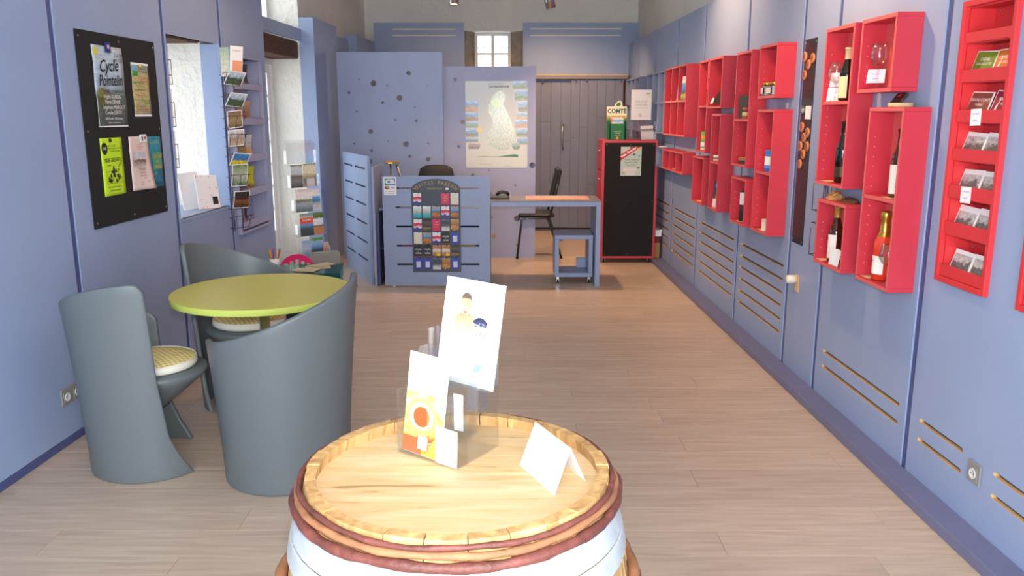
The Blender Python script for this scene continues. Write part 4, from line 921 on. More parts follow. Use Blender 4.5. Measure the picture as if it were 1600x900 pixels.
# ---- recessed rack with cards
def rack(s0, s1, label, near=False):
    w = s1 - s0; z0, z1 = .931, 2.018; h = z1 - z0
    t = thing('card_rack', label, 'rack', RW((s0 + s1) / 2, .0005, z0), RZ_R, 'red card racks set into the right wall')
    fw = .022; P = -.02
    for a in ((-w / 2, -w / 2 + fw, 0, h), (w / 2 - fw, w / 2, 0, h)): box('frame_side', REDB, t, a[0], a[1], P, 0, a[2], a[3], .0015)
    box('frame_top', REDB, t, -w / 2 + fw, w / 2 - fw, P, 0, h - fw, h, .0015); box('frame_bottom', REDB, t, -w / 2 + fw, w / 2 - fw, P, 0, 0, fw, .0015)
    x0, x1 = -w / 2 + fw, w / 2 - fw
    box('back_board', REDB, t, x0, x1, .098, .106, .02, h - .02)
    for sx in (x0 - .004, x1 - .004): box('inner_side', REDB, t, sx, sx + .008, .0005, .0975, .02, h - .02)
    box('inner_top', REDB, t, x0 + .004, x1 - .004, .0005, .0975, h - .028, h - .020)
    zs = [(1.862, 1.900), (1.716, 1.762), (1.565, 1.612), (1.418, 1.464), (1.272, 1.322), (1.124, 1.176), (.955, 1.000)]
    for a, b in zs:
        MB().add([(x0 + .0045, -.012, a - z0), (x1 - .0045, -.012, a - z0), (x1 - .0045, -.012, b - z0), (x0 + .0045, -.012, b - z0), (x0 + .0045, .0, a - z0), (x1 - .0045, .0, a - z0), (x1 - .0045, .0, b - z0), (x0 + .0045, .0, b - z0)],
                 [(0, 1, 2, 3), (5, 4, 7, 6), (4, 0, 3, 7), (1, 5, 6, 2), (3, 2, 6, 7), (4, 5, 1, 0)]).build('lip', REDB, t)
        MB().box(x0 + .0045, x1 - .0045, 0, .008, -.004, 0).build('pocket_floor', REDB, t, (0, .0005, a - z0), (0, 0, 0)).scale = (1, 12, 1)
    for x in (x0 + .03,):
        for z in (1.05, .52, .14): MB().lathe([(.005, 0), (.005, .003)], 8, M=Matrix.Translation((x, .097, z)) @ Matrix.Rotation(PI / 2, 4, 'X')).build('screw', STEEL, t)
    return t, zs
t, zs = rack(2.988, 3.338, 'red card rack with postcards set into the right wall')
def rcard(s, zi, w, h, m, label, cat='card', d=-.012, tilt=16, roll=0, grp='cards in the near red rack'):
    return sheet('postcard', label, cat, m, w, h, RW(s, d, zs[zi][0] + .0006), RZ_R, RAD(tilt), RAD(roll), .004, grp)
def frame_card(o, w, h, m, b=.008, name='picture', z0=None): MB().quad(-w / 2 + b, w / 2 - b, b if z0 is None else z0, h - b, -.0006).build(name, m, o)
for zi, s, cc, nm, l1, l2, rl in ((1, 3.245, (104, 140, 32), 'green', 'CHEVAL', 'CANCOILLOTTE', 3), (1, 3.098, (222, 118, 36), 'orange', 'LE MORBIER', 'AU VIN JAUNE', -1), (2, 3.245, (138, 74, 56), 'brown', 'GRAND COMTÉ', 'MORILLE', 2), (2, 3.088, (150, 32, 62), 'crimson', 'VIN JAUNE', 'PINOT', 4)):
    o = rcard(s, zi, .142, .118, mat('leaflet_white', (246, 246, 246)), '%s recipe card with white lettering in the near red rack' % nm, roll=rl)
    frame_card(o, .142, .118, mat('recipe_%s' % nm, cc, .45), .004)
    textlines(o, [(l1, .018, .0, .086), (l2, .014, 0, .068)], INKW, -.001)
    if nm in ('orange', 'crimson'): MB().poly([(-.05, .03), (-.035, .03), (-.035, .06), (-.030, .075), (-.030, .09), (-.034, .09), (-.034, .075), (-.045, .06)], -.001).build('bottle_mark', INKW, o)
for zi in (3, 4, 5, 6):
    for j, s in enumerate((3.238, 3.098)):
        wN = ['', '', '', 'fourth', 'fifth', 'sixth', 'lowest'][zi]
        o = rcard(s + (.008 if zi % 2 else 0), zi, .136, .112 + .004 * (zi % 3), mat('leaflet_white', (246, 246, 246)), 'black and white postcard, %s of two in the %s pocket of the red rack' % (['left', 'right'][j], wN), roll=[2, -1, 2, 1][zi - 3])
        PH = printed('old_photo%d%d' % (zi, j % 2), [(0, (60, 60, 60)), (.35, (120, 118, 116)), (.55, (90, 90, 90)), (.7, (170, 168, 164)), (.85, (206, 204, 200)), (1, (196, 194, 190))], .75, 5, seed=zi * 3.1 + (j if zi == 3 else 0))
        MB().quad(-.062, .062, .01, .096, -.0006).build('picture', PH, o)
for zi, s in ((2, 3.178), (4, 3.186)):
    o = sheet('price_card', 'small white price card on the %s lip of the near red rack' % ['', '', 'third', '', 'fifth'][zi], 'card', WPAPER, .068, .062, RW(s, .0135, zs[zi][0] - .012), RZ_R, 0, RAD(-2), .001, 'white price cards')
    textlines(o, [('Carte postale', .009, 0, .044), ('0,50 €', .011, 0, .018)], INKB, -.0006)
rack(2.45, 2.797, 'red card rack at the right edge of the picture')

# ---- magnetic strip with wooden capsules
t = thing('capsule_strip', 'tall narrow black metal strip with wooden discs on the right wall', 'magnet strip', RW(4.936, .0005, .828), RZ_R)
box('strip', mat('black_strip', (44, 42, 44), .35, .3), t, -.089, .089, -.003, 0, 0, 1.19, .0005)
for x in (-.078, .078):
    for z in (.02, 1.17): MB().lathe([(.006, 0), (.003, .003)], 8, M=Matrix.Translation((x, -.003, z)) @ Matrix.Rotation(PI / 2, 4, 'X')).build('screw', STEEL, t)
DISC = mat('wood_disc', (206, 130, 88), .55, mottle=.15, mscale=40)
CAP = [(5.004, 1.921), (4.880, 1.906), (4.938, 1.873), (4.993, 1.817), (4.973, 1.519), (4.880, 1.488), (4.929, 1.458), (4.979, 1.407), (4.874, 1.410), (4.924, 1.362), (4.968, 1.302)]
for k, (s, z) in enumerate(CAP):
    g = thing('wooden_disc', 'engraved wooden magnet disc, number %s from the top of the black strip' % ['one', 'two', 'three', 'four', 'five', 'six', 'seven', 'eight', 'nine', 'ten', 'eleven'][k], 'magnet', RW(s, .0036, z), RZ_R, 'wooden magnet discs on the black strip')
    MB().lathe([(.0, 0), (.027, 0), (.029, .002), (.029, .008), (.027, .010), (.0, .010)], 20, M=Matrix.Rotation(PI / 2, 4, 'X'), caps=False).build('disc', DISC, g)
    MB().poly(circle(0, .002, .017, 12), -.0104).build('engraving', mat('burnt_wood', (150, 84, 56), .6), g)
g = thing('round_magnet', 'dark glass magnet beside the small card on the black strip', 'magnet', RW(4.988, .0036, 1.615), RZ_R)
MB().lathe([(.0, 0), (.026, 0), (.026, .008), (.0, .012)], 18, M=Matrix.Rotation(PI / 2, 4, 'X'), caps=False).build('disc', printed('glass_magnet', [(0, (40, 70, 80)), (.5, (170, 170, 160)), (1, (60, 80, 60))], .8, 5, rough=.1), g)
sheet('price_card', 'small white price card on the black magnet strip', 'card', WPAPER, .09, .075, RW(4.906, .004, 1.565), RZ_R, 0, 0, .001, 'white price cards')

# ---- bottles and glasses
def bottle(loc, h, r, body, foil, lab, label, fizz=False, foil_z=.78, lz=(.08, .42), mark=None, capm=None):
    t = thing('wine_bottle', label, 'bottle', loc, RZ_R + RAD(-8), 'bottles in the red boxes')
    nr = .0145; sh = .52 if not fizz else .50
    prof = [(.0, .004), (r * .7, .0), (r, .006), (r, h * sh), (r * .93, h * (sh + .07)), (r * .66, h * (sh + .15)), (nr * 1.25, h * (sh + .25)), (nr, h * .80), (nr * 1.0, h * .96), (nr * 1.15, h * .965), (nr * 1.15, h * .99), (.0, h * .992)]
    MB().lathe(prof, 28, caps=False).build('glass_body', body, t)
    k = 1.05
    if fizz: fp = [(r * .70, h * .63), (r * .52, h * .70), (nr * 1.35, h * .80), (nr * 1.2, h * .87), (nr * 1.5, h * .89), (nr * 1.55, h * .97), (nr * 1.2, h * 1.0), (.0, h * 1.0)]
    else: fp = [(nr * 1.1, h * foil_z), (nr * 1.12, h * .962), (nr * 1.28, h * .966), (nr * 1.28, h * .995), (.0, h * 1.0)]
    MB().lathe([(a * 1.02 + .0006, b) for a, b in fp], 22, caps=False).build('foil', foil, t)
    mb = MB(); n = 14; V = []; F = []
    for i in range(n + 1):
        a = RAD(-90 - 80 + 160 * i / n)
        for z in (h * lz[0], h * lz[1]): V.append(((r + .0008) * math.cos(a), (r + .0008) * math.sin(a), z))
    for i in range(n): F.append((2 * i, 2 * i + 2, 2 * i + 3, 2 * i + 1))
    l_ = mb.add(V, F, 0, True).build('paper_label', lab, t)
    if mark: textlines(t, [(mark, .014, 0, h * (lz[1] - .07))], INK, -(r + .0018))
    return t
DKG = mat('dark_bottle_glass', (26, 20, 12), .08, spec=.8); AMB = mat('amber_bottle_glass', (66, 26, 10), .08, spec=.8); ROS = mat('rose_wine_glass', (222, 66, 40), .1, spec=.8); BLK = mat('black_bottle_glass', (14, 12, 14), .1, spec=.8)
CRM = mat('cream_label', (236, 224, 170), .5); WL = mat('white_label', (238, 234, 226), .5)
bottle(RW(4.283, .052, 1.6585), .262, .036, DKG, mat('cream_foil', (226, 206, 160), .4), CRM, 'white wine bottle with cream label on the upper shelf beside two price cards', lz=(.06, .46), foil_z=.72)
bottle(RW(4.258, .052, 1.2505), .31, .036, BLK, BLK, mat('black_gold_label', (60, 46, 20), .4), 'black bottle with gold bands on the lower shelf, under the cream-label bottle', lz=(.10, .26))
bottle(RW(4.250, .056, .8385), .292, .037, AMB, mat('gold_capsule', (190, 150, 74), .4, .5), WL, 'amber bottle with white label behind the folded papers', foil_z=.80, lz=(.08, .50), mark='du Jura')
bottle(RW(3.652, .052, 1.2345), .30, .037, AMB, BLK, WL, 'bottle half hidden on the shelf above the gold-topped rosé bottle', lz=(.06, .48))
bottle(RW(3.722, .056, .8495), .318, .042, ROS, GOLD, WL, 'rosé sparkling bottle with gold foil neck', fizz=True, lz=(.10, .36), mark='du Jura')
def wineglass(loc, h, label):
    t = thing('wine_glass', label, 'glass', loc, 0, 'wine glasses in the red boxes')
    prof = [(.030, .0), (.030, .0015), (.006, .005), (.0042, .012), (.0038, h * .40), (.008, h * .445), (.027, h * .53), (.038, h * .64), (.040, h * .70), (.037, h * .82), (.0305, h), (.0298, h), (.036, h * .82), (.039, h * .70), (.037, h * .645), (.026, h * .54), (.0, h * .46)]
    MB().lathe(prof[:7] , 24, caps=False).build('foot_and_stem', CRYS, t); MB().lathe(prof[6:], 26, caps=False).build('bowl', CRYS, t)
    return t
wineglass(RW(3.922, .062, 1.7085), .205, 'large clear wine glass alone in the upper red box')
wineglass(RW(4.372, .072, 1.6585), .195, 'clear wine glass beside the cream-label bottle')
wineglass(RW(3.622, .078, .8495), .18, 'wine glass half hidden behind the gold-topped rosé bottle')
def price(s, d, z, w, h, label):
    o = sheet('price_card', label, 'card', WPAPER, w, h, RW(s, d, z), RZ_R + RAD(48), RAD(4), 0, .001, 'white price cards'); textlines(o, [('Verre gravé', h * .14, 0, h * .66), ('4,50 €', h * .16, 0, h * .3)], INKB, -.0006); return o
price(4.392, .058, 1.7325, .088, .070, 'upper of two white price cards beside the wine glass'); price(4.388, .064, 1.6587, .088, .070, 'lower of two white price cards beside the wine glass')
price(3.964, .052, 1.7085 + .028, .082, .062, 'white price card behind the lone large wine glass')
for s, d, w, z in ((4.36, .09, .10, 1.2505), (4.33, .095, .08, .8385), (3.80, .085, .09, .8495), (3.64, .095, .08, 1.2345), (5.35, .09, .10, .8555), (5.85, .09, .08, .8475), (7.02, .09, .12, .8685)):
    tag(MB().box(-w / 2, w / 2, -.035, .03, 0, .0008).build('price_slip', mat('tan_slip', (224, 196, 150), .6), None, RW(s, d - .02, z), (0, 0, RZ_R)), 'small tan price slip lying %s' % {4.36: 'left of the black bottle', 4.33: 'left of the amber bottle', 3.80: 'left of the rosé bottle', 3.64: 'beside the half-hidden bottle above the rosé', 5.35: 'in the tall box under the jars', 5.85: 'in the small box with the dark case', 7.02: 'in the lowest farthest empty box'}[s], 'price slip', 'tan price slips')
for k, (dx, rr) in enumerate(((.0, -14), (.022, -4), (.045, 6))):
    sheet('folded_paper', 'folded white paper in front of the amber bottle, %s of three' % ['left', 'middle', 'right'][k], 'paper', mat('leaflet_white', (246, 246, 246)), .045, .085, RW(4.175 - dx, .106 - .004 * k, .8385), RZ_R, RAD(8), RAD(rr), .0015, 'folded papers by the amber bottle')
def bag(loc, sx, sy, sz, m, label, seed):
    rnd = random.Random(seed); t = thing('snack_bag', label, 'bag', loc, RZ_R, 'crumpled bags on a red box')
    V = []; F = []; n, mm = 14, 7
    for j in range(mm + 1):
        ph = PI * .5 * j / mm
        for i in range(n): a = 2 * PI * i / n; q = rnd.uniform(.82, 1.1); V.append((sx * math.cos(ph) * math.cos(a) * q, sy * math.cos(ph) * math.sin(a) * q, sz * math.sin(ph) * rnd.uniform(.85, 1.05)))
    for j in range(mm):
        for i in range(n): F.append((j * n + i, j * n + (i + 1) % n, (j + 1) * n + (i + 1) % n, (j + 1) * n + i))
    F.append(tuple(range(n))[::-1]); b_ = MB().add(V, F).build('contents', m, t)
    W_ = [(x * 1.06, y_ * 1.06, z * 1.08 + .0005) for x, y_, z in V]; MB().add(W_, F[:-1]).build('wrapper', ACR, t)
bag(RW(4.30, .055, 1.1605), .055, .045, .045, mat('biscuit', (206, 150, 90), .7, mottle=.25, mscale=50), 'clear bag of pale biscuits on the box with the amber bottle', 4)
bag(RW(4.12, .055, 1.1605), .06, .045, .028, mat('dark_sweet', (110, 70, 46), .5, mottle=.4, mscale=40), 'clear bag of brown sweets right of the biscuit bag', 9)
# dark book on a cork round, on the tall near box
t = thing('cork_round', 'round cork mat under the dark book on the near red box', 'mat', RW(3.68, .06, 1.6245), RZ_R)
MB().lathe([(.0, 0), (.050, 0), (.052, .004), (.052, .014), (.050, .018), (.0, .018)], 28, caps=False).build('cork', mat('cork', (214, 188, 140), .8, mottle=.15, mscale=40), t)
o = sheet('book', 'small dark book leaning on the cork round between two red boxes', 'book', printed('book_cover', [(0, (34, 26, 22)), (.3, (80, 50, 34)), (.5, (34, 28, 26)), (1, (40, 32, 30))], .4, 5, blot=(196, 170, 140), bscale=7, bth=.64), .085, .052, RW(3.685, .085, 1.6445), RZ_R, RAD(38), RAD(-2), .012)
MB().quad(-.02, .01, .03, .045, -.0006).build('title_patch', INKR, o)
# jars
for k, s in enumerate((5.470, 5.396, 5.322)):
    t = thing('honey_jar', 'gold-lidded brown jar, %s of three in the upper red box' % ['left', 'middle', 'right'][k], 'jar', RW(s, .07 - .01 * (k == 1), 1.7085), RZ_R, 'jars in the upper red box')
    MB().lathe([(.030, 0), (.033, .004), (.033, .058), (.027, .066)], 8, smooth=False).build('jar_body', mat('honey_glass', (70, 34, 14), .12, spec=.8), t); MB().lathe([(.029, .0662), (.030, .068), (.030, .080), (.028, .082)], 24).build('lid', GOLD, t)
    MB().box(-.018, .018, -.0345, -.0325, .012, .048).build('paper_label', WL, t)
# small goods
def carton(name, label, s, d, z, w, dp, h, bands, cat='box', roll=0, axis=2, interp='CONSTANT'):
    o = MB().box(-w / 2, w / 2, -dp / 2, dp / 2, 0, h, 0, .001).build(name, printed('print_' + name + str(int(s * 100)), bands, axis=axis, interp=interp)); o.location = RW(s, d, z); o.rotation_euler = (0, roll, RZ_R + RAD(32)); return tag(o, label, cat)
carton('carton', 'tall green and orange carton at the foot of a narrow red box', 7.00, .068, 1.2985, .06, .04, .15, [(0, (236, 232, 222)), (.08, (110, 176, 60)), (.18, (240, 240, 236)), (.42, (112, 180, 60)), (.6, (240, 150, 60)), (.78, (112, 180, 60))])
carton('carton', 'dark olive upright carton on a red shelf', 5.945, .064, 1.5605, .075, .045, .16, [(0, (62, 60, 44)), (.6, (70, 66, 50))])
carton('small_jar', 'tiny amber tin beside the olive carton', 5.850, .084, 1.5605, .04, .03, .075, [(0, (150, 90, 44)), (.3, (206, 196, 120)), (.6, (96, 60, 40)), (.8, (190, 60, 50))], 'tin')
carton('carton', 'slim blue and white carton on the shelf under the jars', 5.335, .070, 1.2335, .05, .03, .135, [(0, (50, 90, 170)), (.15, (90, 140, 210)), (.3, (236, 236, 236)), (.7, (60, 110, 190))])
carton('upright_case', 'dark upright case with white print in a small red box', 5.835, .064, .8475, .05, .04, .215, [(0, (34, 32, 34)), (.35, (70, 40, 36)), (.5, (34, 32, 34)), (.55, (226, 220, 226)), (.95, (34, 32, 34))], 'case')
carton('brown_parcel', 'small brown parcel at the foot of the olive-carton box', 5.87, .068, 1.2505, .08, .04, .045, [(0, (70, 44, 30)), (.5, (160, 110, 60))], 'parcel')
carton('white_figurine', 'small white bottle at the foot of the box under the jars', 5.318, .075, .8555, .035, .035, .075, [(0, (230, 220, 210)), (.7, (214, 190, 170))], 'bottle')
carton('cream_pack', 'small cream pack on the shelf of the narrow red box', 6.555, .072, 1.2305, .07, .03, .045, [(0, (220, 180, 180)), (.4, (90, 110, 70)), (.6, (236, 226, 206))], 'pack')
o = sheet('leaflet', 'leaflet with an orange disc at the foot of a narrow red box', 'leaflet', printed('orange_leaflet', [(0, (230, 228, 222)), (.3, (236, 234, 228)), (.32, (50, 60, 56)), (.75, (40, 54, 56)), (1, (52, 70, 66))], .08, 5), .105, .21, RW(6.555, .066, .8665), RZ_R + RAD(26), RAD(6), 0, .003)
MB().poly(circle(.012, .09, .038, 20), -.0008).build('orange_disc', mat('orange_disc_print', (232, 110, 40), .4), o); MB().poly(circle(-.02, .17, .020, 14), -.0008).build('blue_disc', mat('sky_disc_print', (70, 160, 210), .4), o)
t = thing('brown_wedge', 'dark brown tilted wedge with a white tag on a glass dish', 'ornament', RW(6.672, .058, 1.6535), RZ_R + RAD(15))
MB().lathe([(.03, 0), (.055, .012), (.058, .016), (.0, .014)], 20, caps=False).build('dish', CRYS, t)
MB().add([(-.06, -.03, .02), (.07, -.03, .014), (.07, .03, .014), (-.06, .03, .02), (.05, -.012, .13), (.065, -.012, .13), (.065, .012, .13), (.05, .012, .13)], [(0, 3, 2, 1), (4, 5, 6, 7), (0, 1, 5, 4), (2, 3, 7, 6), (1, 2, 6, 5), (3, 0, 4, 7)]).build('wedge', mat('wedge_brown', (66, 40, 26), .4, mottle=.3, mscale=30), t)
MB().add([(-.075, -.034, .022), (-.035, -.034, .018), (-.012, -.030, .058), (-.040, -.030, .066)], [(0, 1, 2, 3)]).build('tag', WPAPER, t)
o = sheet('brochure', 'brochure with a blue landscape in the upper right cell of the far red box', 'brochure', printed('blue_brochure', [(0, (70, 110, 50)), (.2, (206, 180, 90)), (.3, (60, 90, 70)), (.45, (70, 130, 190)), (.7, (110, 170, 220)), (.76, (236, 232, 222)), (1, (240, 226, 220))], .12, 5), .13, .215, RW(7.79, .066, 1.7155), RZ_R + RAD(34), RAD(6), 0, .004)
sheet('brochure', 'narrow lilac brochure leaning in the middle cell of the far red box', 'brochure', printed('lilac_brochure', [(0, (190, 150, 90)), (.4, (150, 120, 170)), (1, (120, 100, 150))], .2, 4), .075, .16, RW(8.06, .066, 1.7155), RZ_R + RAD(40), RAD(6), RAD(3), .003)
o = MB().tube([(-.07, -.09, .005), (-.03, -.10, .006), (.03, -.095, .005), (.06, -.10, .006)], .004, 6).box(-.085, -.065, -.10, -.08, .0, .012).build('key_cord', mat('pale_cord', (206, 190, 120), .6)); o.location = RW(8.0, 0, 1.0665); o.rotation_euler = (0, 0, RZ_R); tag(o, 'pale cord with a tag in the low three-cell red box', 'cord')
# wall tags, socket, knob, wire hooks
for s, z, lab in ((5.27, 1.645, 'tiny white tag on the wall between the jar box and the tall box below'), (4.50, 1.83, 'tiny white tag on the wall left of the two-price-card box')):
    sheet('wall_tag', lab, 'tag', WPAPER, .05 if s > 5 else .02, .036 if s > 5 else .07, RW(s, .001, z - .02), RZ_R, 0, 0, .0008)
def socket(loc, rz, n, label):
    t = thing('wall_socket', label, 'socket', loc, rz); w = .0425 * n
    GR = mat('socket_grey', (150, 150, 148), .35, .2)
    box('cover_plate', GR, t, -w, w, -.009, 0, -.0425, .0425, .003)
    for k in range(n):
        cx = -w + .0425 + k * .085
        MB().box(cx - .030, cx + .030, -.0115, -.0091, -.030, .030, 0, .001).build('insert', GR, t)
        MB().lathe([(.021, .0), (.021, .0024), (.018, .0026), (.016, .0004), (.0, .0004)], 20, M=Matrix.Translation((cx, -.0116, -.003)) @ Matrix.Rotation(PI / 2, 4, 'X'), caps=False).build('socket_well', mat('socket_pale', (214, 214, 212), .4), t)
        for dx in (-.009, .009): MB().lathe([(.0025, 0), (.0025, .001)], 8, M=Matrix.Translation((cx + dx, -.0122, -.003)) @ Matrix.Rotation(PI / 2, 4, 'X')).build('pin_hole', BLACKP, t)
socket(RW(2.932, .0005, .259), RZ_R, 1, 'single grey socket low on the right wall between slots')
t = thing('thermostat_knob', 'cream thermostat knob low on the right wall under the black strip', 'knob', RW(4.905, .0005, .615), RZ_R)
MB().box(-.012, .05, -.004, -.0002, -.075, .03, 0, .003).build('tan_plate', MDF, t); MB().lathe([(.0, 0), (.026, 0), (.026, .05), (.022, .055), (.0, .055)], 18, M=Matrix.Translation((-.005, -.0045, 0)) @ Matrix.Rotation(PI / 2, 4, 'X'), caps=False).build('knob', mat('cream_plastic', (232, 226, 206), .4), t)
t = thing('wire_card_rack', 'brown wire card rack on the wall behind the amber-bottle box', 'rack', RW(4.53, .0005, .80), RZ_R)
for x in (-.05, .05): MB().tube([(x, -.006, 0), (x, -.006, .46)], .003, 6).build('wire', WIRE, t)
for z in (.02, .20, .27, .44):
    MB().tube([(-.085, -.006, z), (-.085, -.05, z), (.085, -.05, z), (.085, -.006, z)], .0022, 6).build('wire', WIRE, t)
for z0 in (.02, .27): MB().tube([(-.085, -.05, z0), (-.085, -.05, z0 + .15)], .0022, 6).build('wire', WIRE, t); MB().tube([(.085, -.05, z0), (.085, -.05, z0 + .15)], .0022, 6).build('wire', WIRE, t)
t = thing('door_knob', 'small round steel knob on the wall left of the empty low red box', 'knob', RW(7.27, .0005, 1.09), RZ_R)
MB().lathe([(.010, 0), (.010, .03), (.028, .036), (.028, .055), (.0, .060)], 18, M=Matrix.Rotation(PI / 2, 4, 'X'), caps=False).build('knob', STEEL, t)
# ================================================================ LEFT WALL FURNISHINGS
# ---- pin board
t = thing('pin_board', 'tall black pin board with posters on the left wall', 'notice board', LW(4.672, .0005, 1.008), RZ_L)
box('board', FELT, t, -.418, .418, -.008, 0, 0, 1.001, .001)
for x in (-.395, 0, .395):
    for z in (.03, .5, .97):
        if x or z != .5: MB().lathe([(.006, 0), (.003, .003)], 8, M=Matrix.Translation((x, -.008, z)) @ Matrix.Rotation(PI / 2, 4, 'X')).build('screw', STEEL, t)
def poster(s0, s1, z0, z1, label, m, d=.009, rot=0.0, wav=0.0, bow=0.0):
    """hung sheet: wav ripples its surface, bow lets the lower corners curl out"""
    w, h = s1 - s0, z1 - z0; t = thing('poster', label, 'poster', LW((s0 + s1) / 2, d, z0), RZ_L, 'posters on the pin board'); t.rotation_euler[1] = rot
    n, k = 8, 14; V = []; F = []
    for j in range(k + 1):
        for i in range(n + 1):
            x = -w / 2 + w * i / n; z = h * j / k; V.append((x, -.0015 - wav * (1 - math.cos(2 * PI * 2.0 * j / k)) - bow * (1 - j / k) ** 2 * (i / n) ** 2, z))
    for j in range(k):
        for i in range(n): a = j * (n + 1) + i; F.append((a, a + 1, a + n + 2, a + n + 1))
    sh = MB().add(V, F, 0, True).build('sheet', m, t); so = sh.modifiers.new('t', 'SOLIDIFY'); so.thickness = .0006; so.offset = -1
    return t, w, h
CYC = printed('cycle_print', [(0, (84, 96, 92)), (.12, (76, 88, 82)), (.40, (98, 112, 104)), (.46, (150, 168, 178)), (.52, (170, 192, 212)), (1, (196, 212, 224))], .10, 3.0)
t, w, h = poster(4.383, 4.690, 1.527, 1.945, 'pale blue Cycle Pointelin concert poster at top left of the pin board', CYC, wav=.002)
yF = -.0085
text(t, 'Cycle', .088, -.01, .315, INK, yF, shear=.35, rot=RAD(4), bold=.0012); text(t, 'Pointelin', .082, .0, .240, INK, yF, shear=.3, rot=RAD(2), sx=.85, bold=.0012); text(t, 'Voyages romantiques', .026, .01, .188, INK, yF, shear=.4)
textlines(t, [('5 au 27', .028, .10, .375), ('janv 2019', .026, .10, .350)], INK, yF)
textlines(t, [('Virgile DUBOIS', .028, .0, .158), ('Marie GENRE', .028, .0, .130), ('Stéphane MARGOT', .028, .01, .102), ('Coralie LEROY', .028, .0, .074), ('20h30 salle  18h30 jeune', .018, 0, .044), ('billets et renseignements', .012, 0, .022)], INKW, yF)
MB().poly(blob(-.10, .15, .045, .055, 14, 5), yF + .0008).build('tree_picture', printed('tree_print', [(0, (60, 70, 30)), (.5, (110, 110, 50)), (1, (150, 140, 70))], 1.0, 7), t)
MB().poly(circle(-.127, .385, .020, 18), yF).build('yellow_mark', mat('yellow_mark_print', (222, 206, 40), .5), t)
mg = MB().box(-.028, .028, -.011, -.0065, .385, .438, 0, .001).build('magnet', mat('magnet_blue', (30, 52, 128), .4), t); MB().quad(-.010, .012, .405, .425, -.0115).build('magnet_mark', mat('magnet_pink', (226, 190, 214), .4), mg)
MB().quad(-w / 2, w / 2, .0, .006, -.0028).build('white_edge', WPAPER, t); MB().quad(-w / 2, -w / 2 + .004, .0, h, -.0068).build('white_edge', WPAPER, t)
t, w, h = poster(4.778, 4.978, 1.580, 1.878, 'olive parchment programme poster at top right of the pin board', printed('parchment', [(0, (150, 156, 140)), (.15, (176, 168, 120)), (.5, (196, 182, 122)), (.8, (190, 180, 130)), (.92, (150, 160, 146)), (1, (160, 166, 150))], .25, 4, rough=.25), wav=.0015)
yF = -.0062
MB().quad(-.095, -.030, .225, .282, yF).build('picture', printed('hill_print', [(0, (50, 140, 50)), (.45, (70, 160, 70)), (.55, (110, 170, 214)), (1, (130, 190, 226))], .15, 4), t)
textlines(t, [('Concerts', .018, .02, .268), ('Terre Comtoise', .016, .03, .250)], INK, yF)
textlines(t, [('A partir de', .020, .05, .215), ('Septembre 2019', .018, .045, .198)], INKR, yF); textlines(t, [('Deux Festivals', .022, -.035, .190), ('juin juillet', .014, -.02, .172), ('Salle municipale', .018, .04, .090), ('vendredi', .014, .05, .075)], INKGR, yF)
textlines(t, [('les rencontres musicales', .014, -.02, .150), ('entrée libre', .014, .0, .058)], INK, yF); textlines(t, [('vin d honneur offert', .015, -.02, .120), ('réservation conseillée', .015, .0, .040), ('au 03 84', .013, .04, .026)], INKR, yF)
MB().quad(-w / 2, w / 2, .0, .012, -.0025).build('white_edge', WPAPER, t); MB().quad(-w / 2, w / 2, h - .012, h, -.0052).build('white_edge', WPAPER, t)
MB().lathe([(.010, 0), (.008, .006), (.0, .007)], 14, M=Matrix.Translation((.0, -.006, .281)) @ Matrix.Rotation(PI / 2, 4, 'X')).build('magnet', mat('magnet_yellow', (232, 206, 40), .4), t)
t, w, h = poster(4.376, 4.600, 1.165, 1.470, 'bright lime flea-market notice VIDE GRENIER at lower left of the pin board', mat('lime_paper', (196, 236, 40), .6))
yF = -.0024
MB().poly([(-.073 + .030 * math.cos(a), .250 + .032 * math.sin(a)) for a in [2 * PI * k / 20 for k in range(20)]], yF).build('black_badge', INK, t); text(t, 'OK', .024, -.073, .250, INKW, yF - .0004)
textlines(t, [('ROCK N SALINS', .012, .0, .262), ('SAINT VINCENT DE PAUL', .012, .03, .248), ('de SALINS LES BAINS', .012, .03, .234)], INK, yF)
text(t, 'VIDE GRENIER', .030, .0, .187, INK, yF, sx=.9, bold=.0004); text(t, 'SAMEDI', .012, -.04, .160, INK, yF); text(t, '18 Mai', .026, .06, .145, INK, yF, rot=RAD(55), shear=.2)
mb = MB(); rr = random.Random(5)
for k in range(26):
    x = rr.uniform(-.055, .07); z = rr.uniform(.072, .105) + (.04 if abs(x) < .025 else 0) * rr.random(); q = rr.uniform(.004, .010); mb.poly([(x - q, z - q * .6), (x + q, z - q), (x + q * .7, z + q), (x - q * .4, z + q * 1.3)], yF)
mb.poly([(-.01, .10), (.012, .10), (.012, .142), (.002, .162), (-.008, .142)], yF - .0002); mb.build('village_drawing', INK, t)
for a in ((-.075, .085, .064, .066), (-.075, -.073, .066, .128), (.083, .085, .066, .10), (-.075, -.03, .127, .129)): MB().quad(a[0], a[1], a[2], a[3], yF).build('frame_line', INK, t)
textlines(t, [('Place des Salines du Bourg', .013, 0, .045), ('SALINS LES BAINS', .014, 0, .026)], INK, yF)
MB().lathe([(.011, 0), (.009, .007), (.0, .008)], 14, M=Matrix.Translation((-.012, -.002, .292)) @ Matrix.Rotation(PI / 2, 4, 'X')).build('magnet', BLACKP, t)
t, w, h = poster(4.850, 5.062, 1.166, 1.464, 'teal concert poster with orange lettering at lower right of the pin board', printed('teal_print_sheet', [(0, (20, 104, 138)), (.5, (26, 128, 156)), (1, (40, 150, 176))], .3, 3))
yF = -.0024
MB().quad(-.015, .1, .105, .205, yF).build('green_block', mat('green_block_print', (74, 160, 120), .5), t)
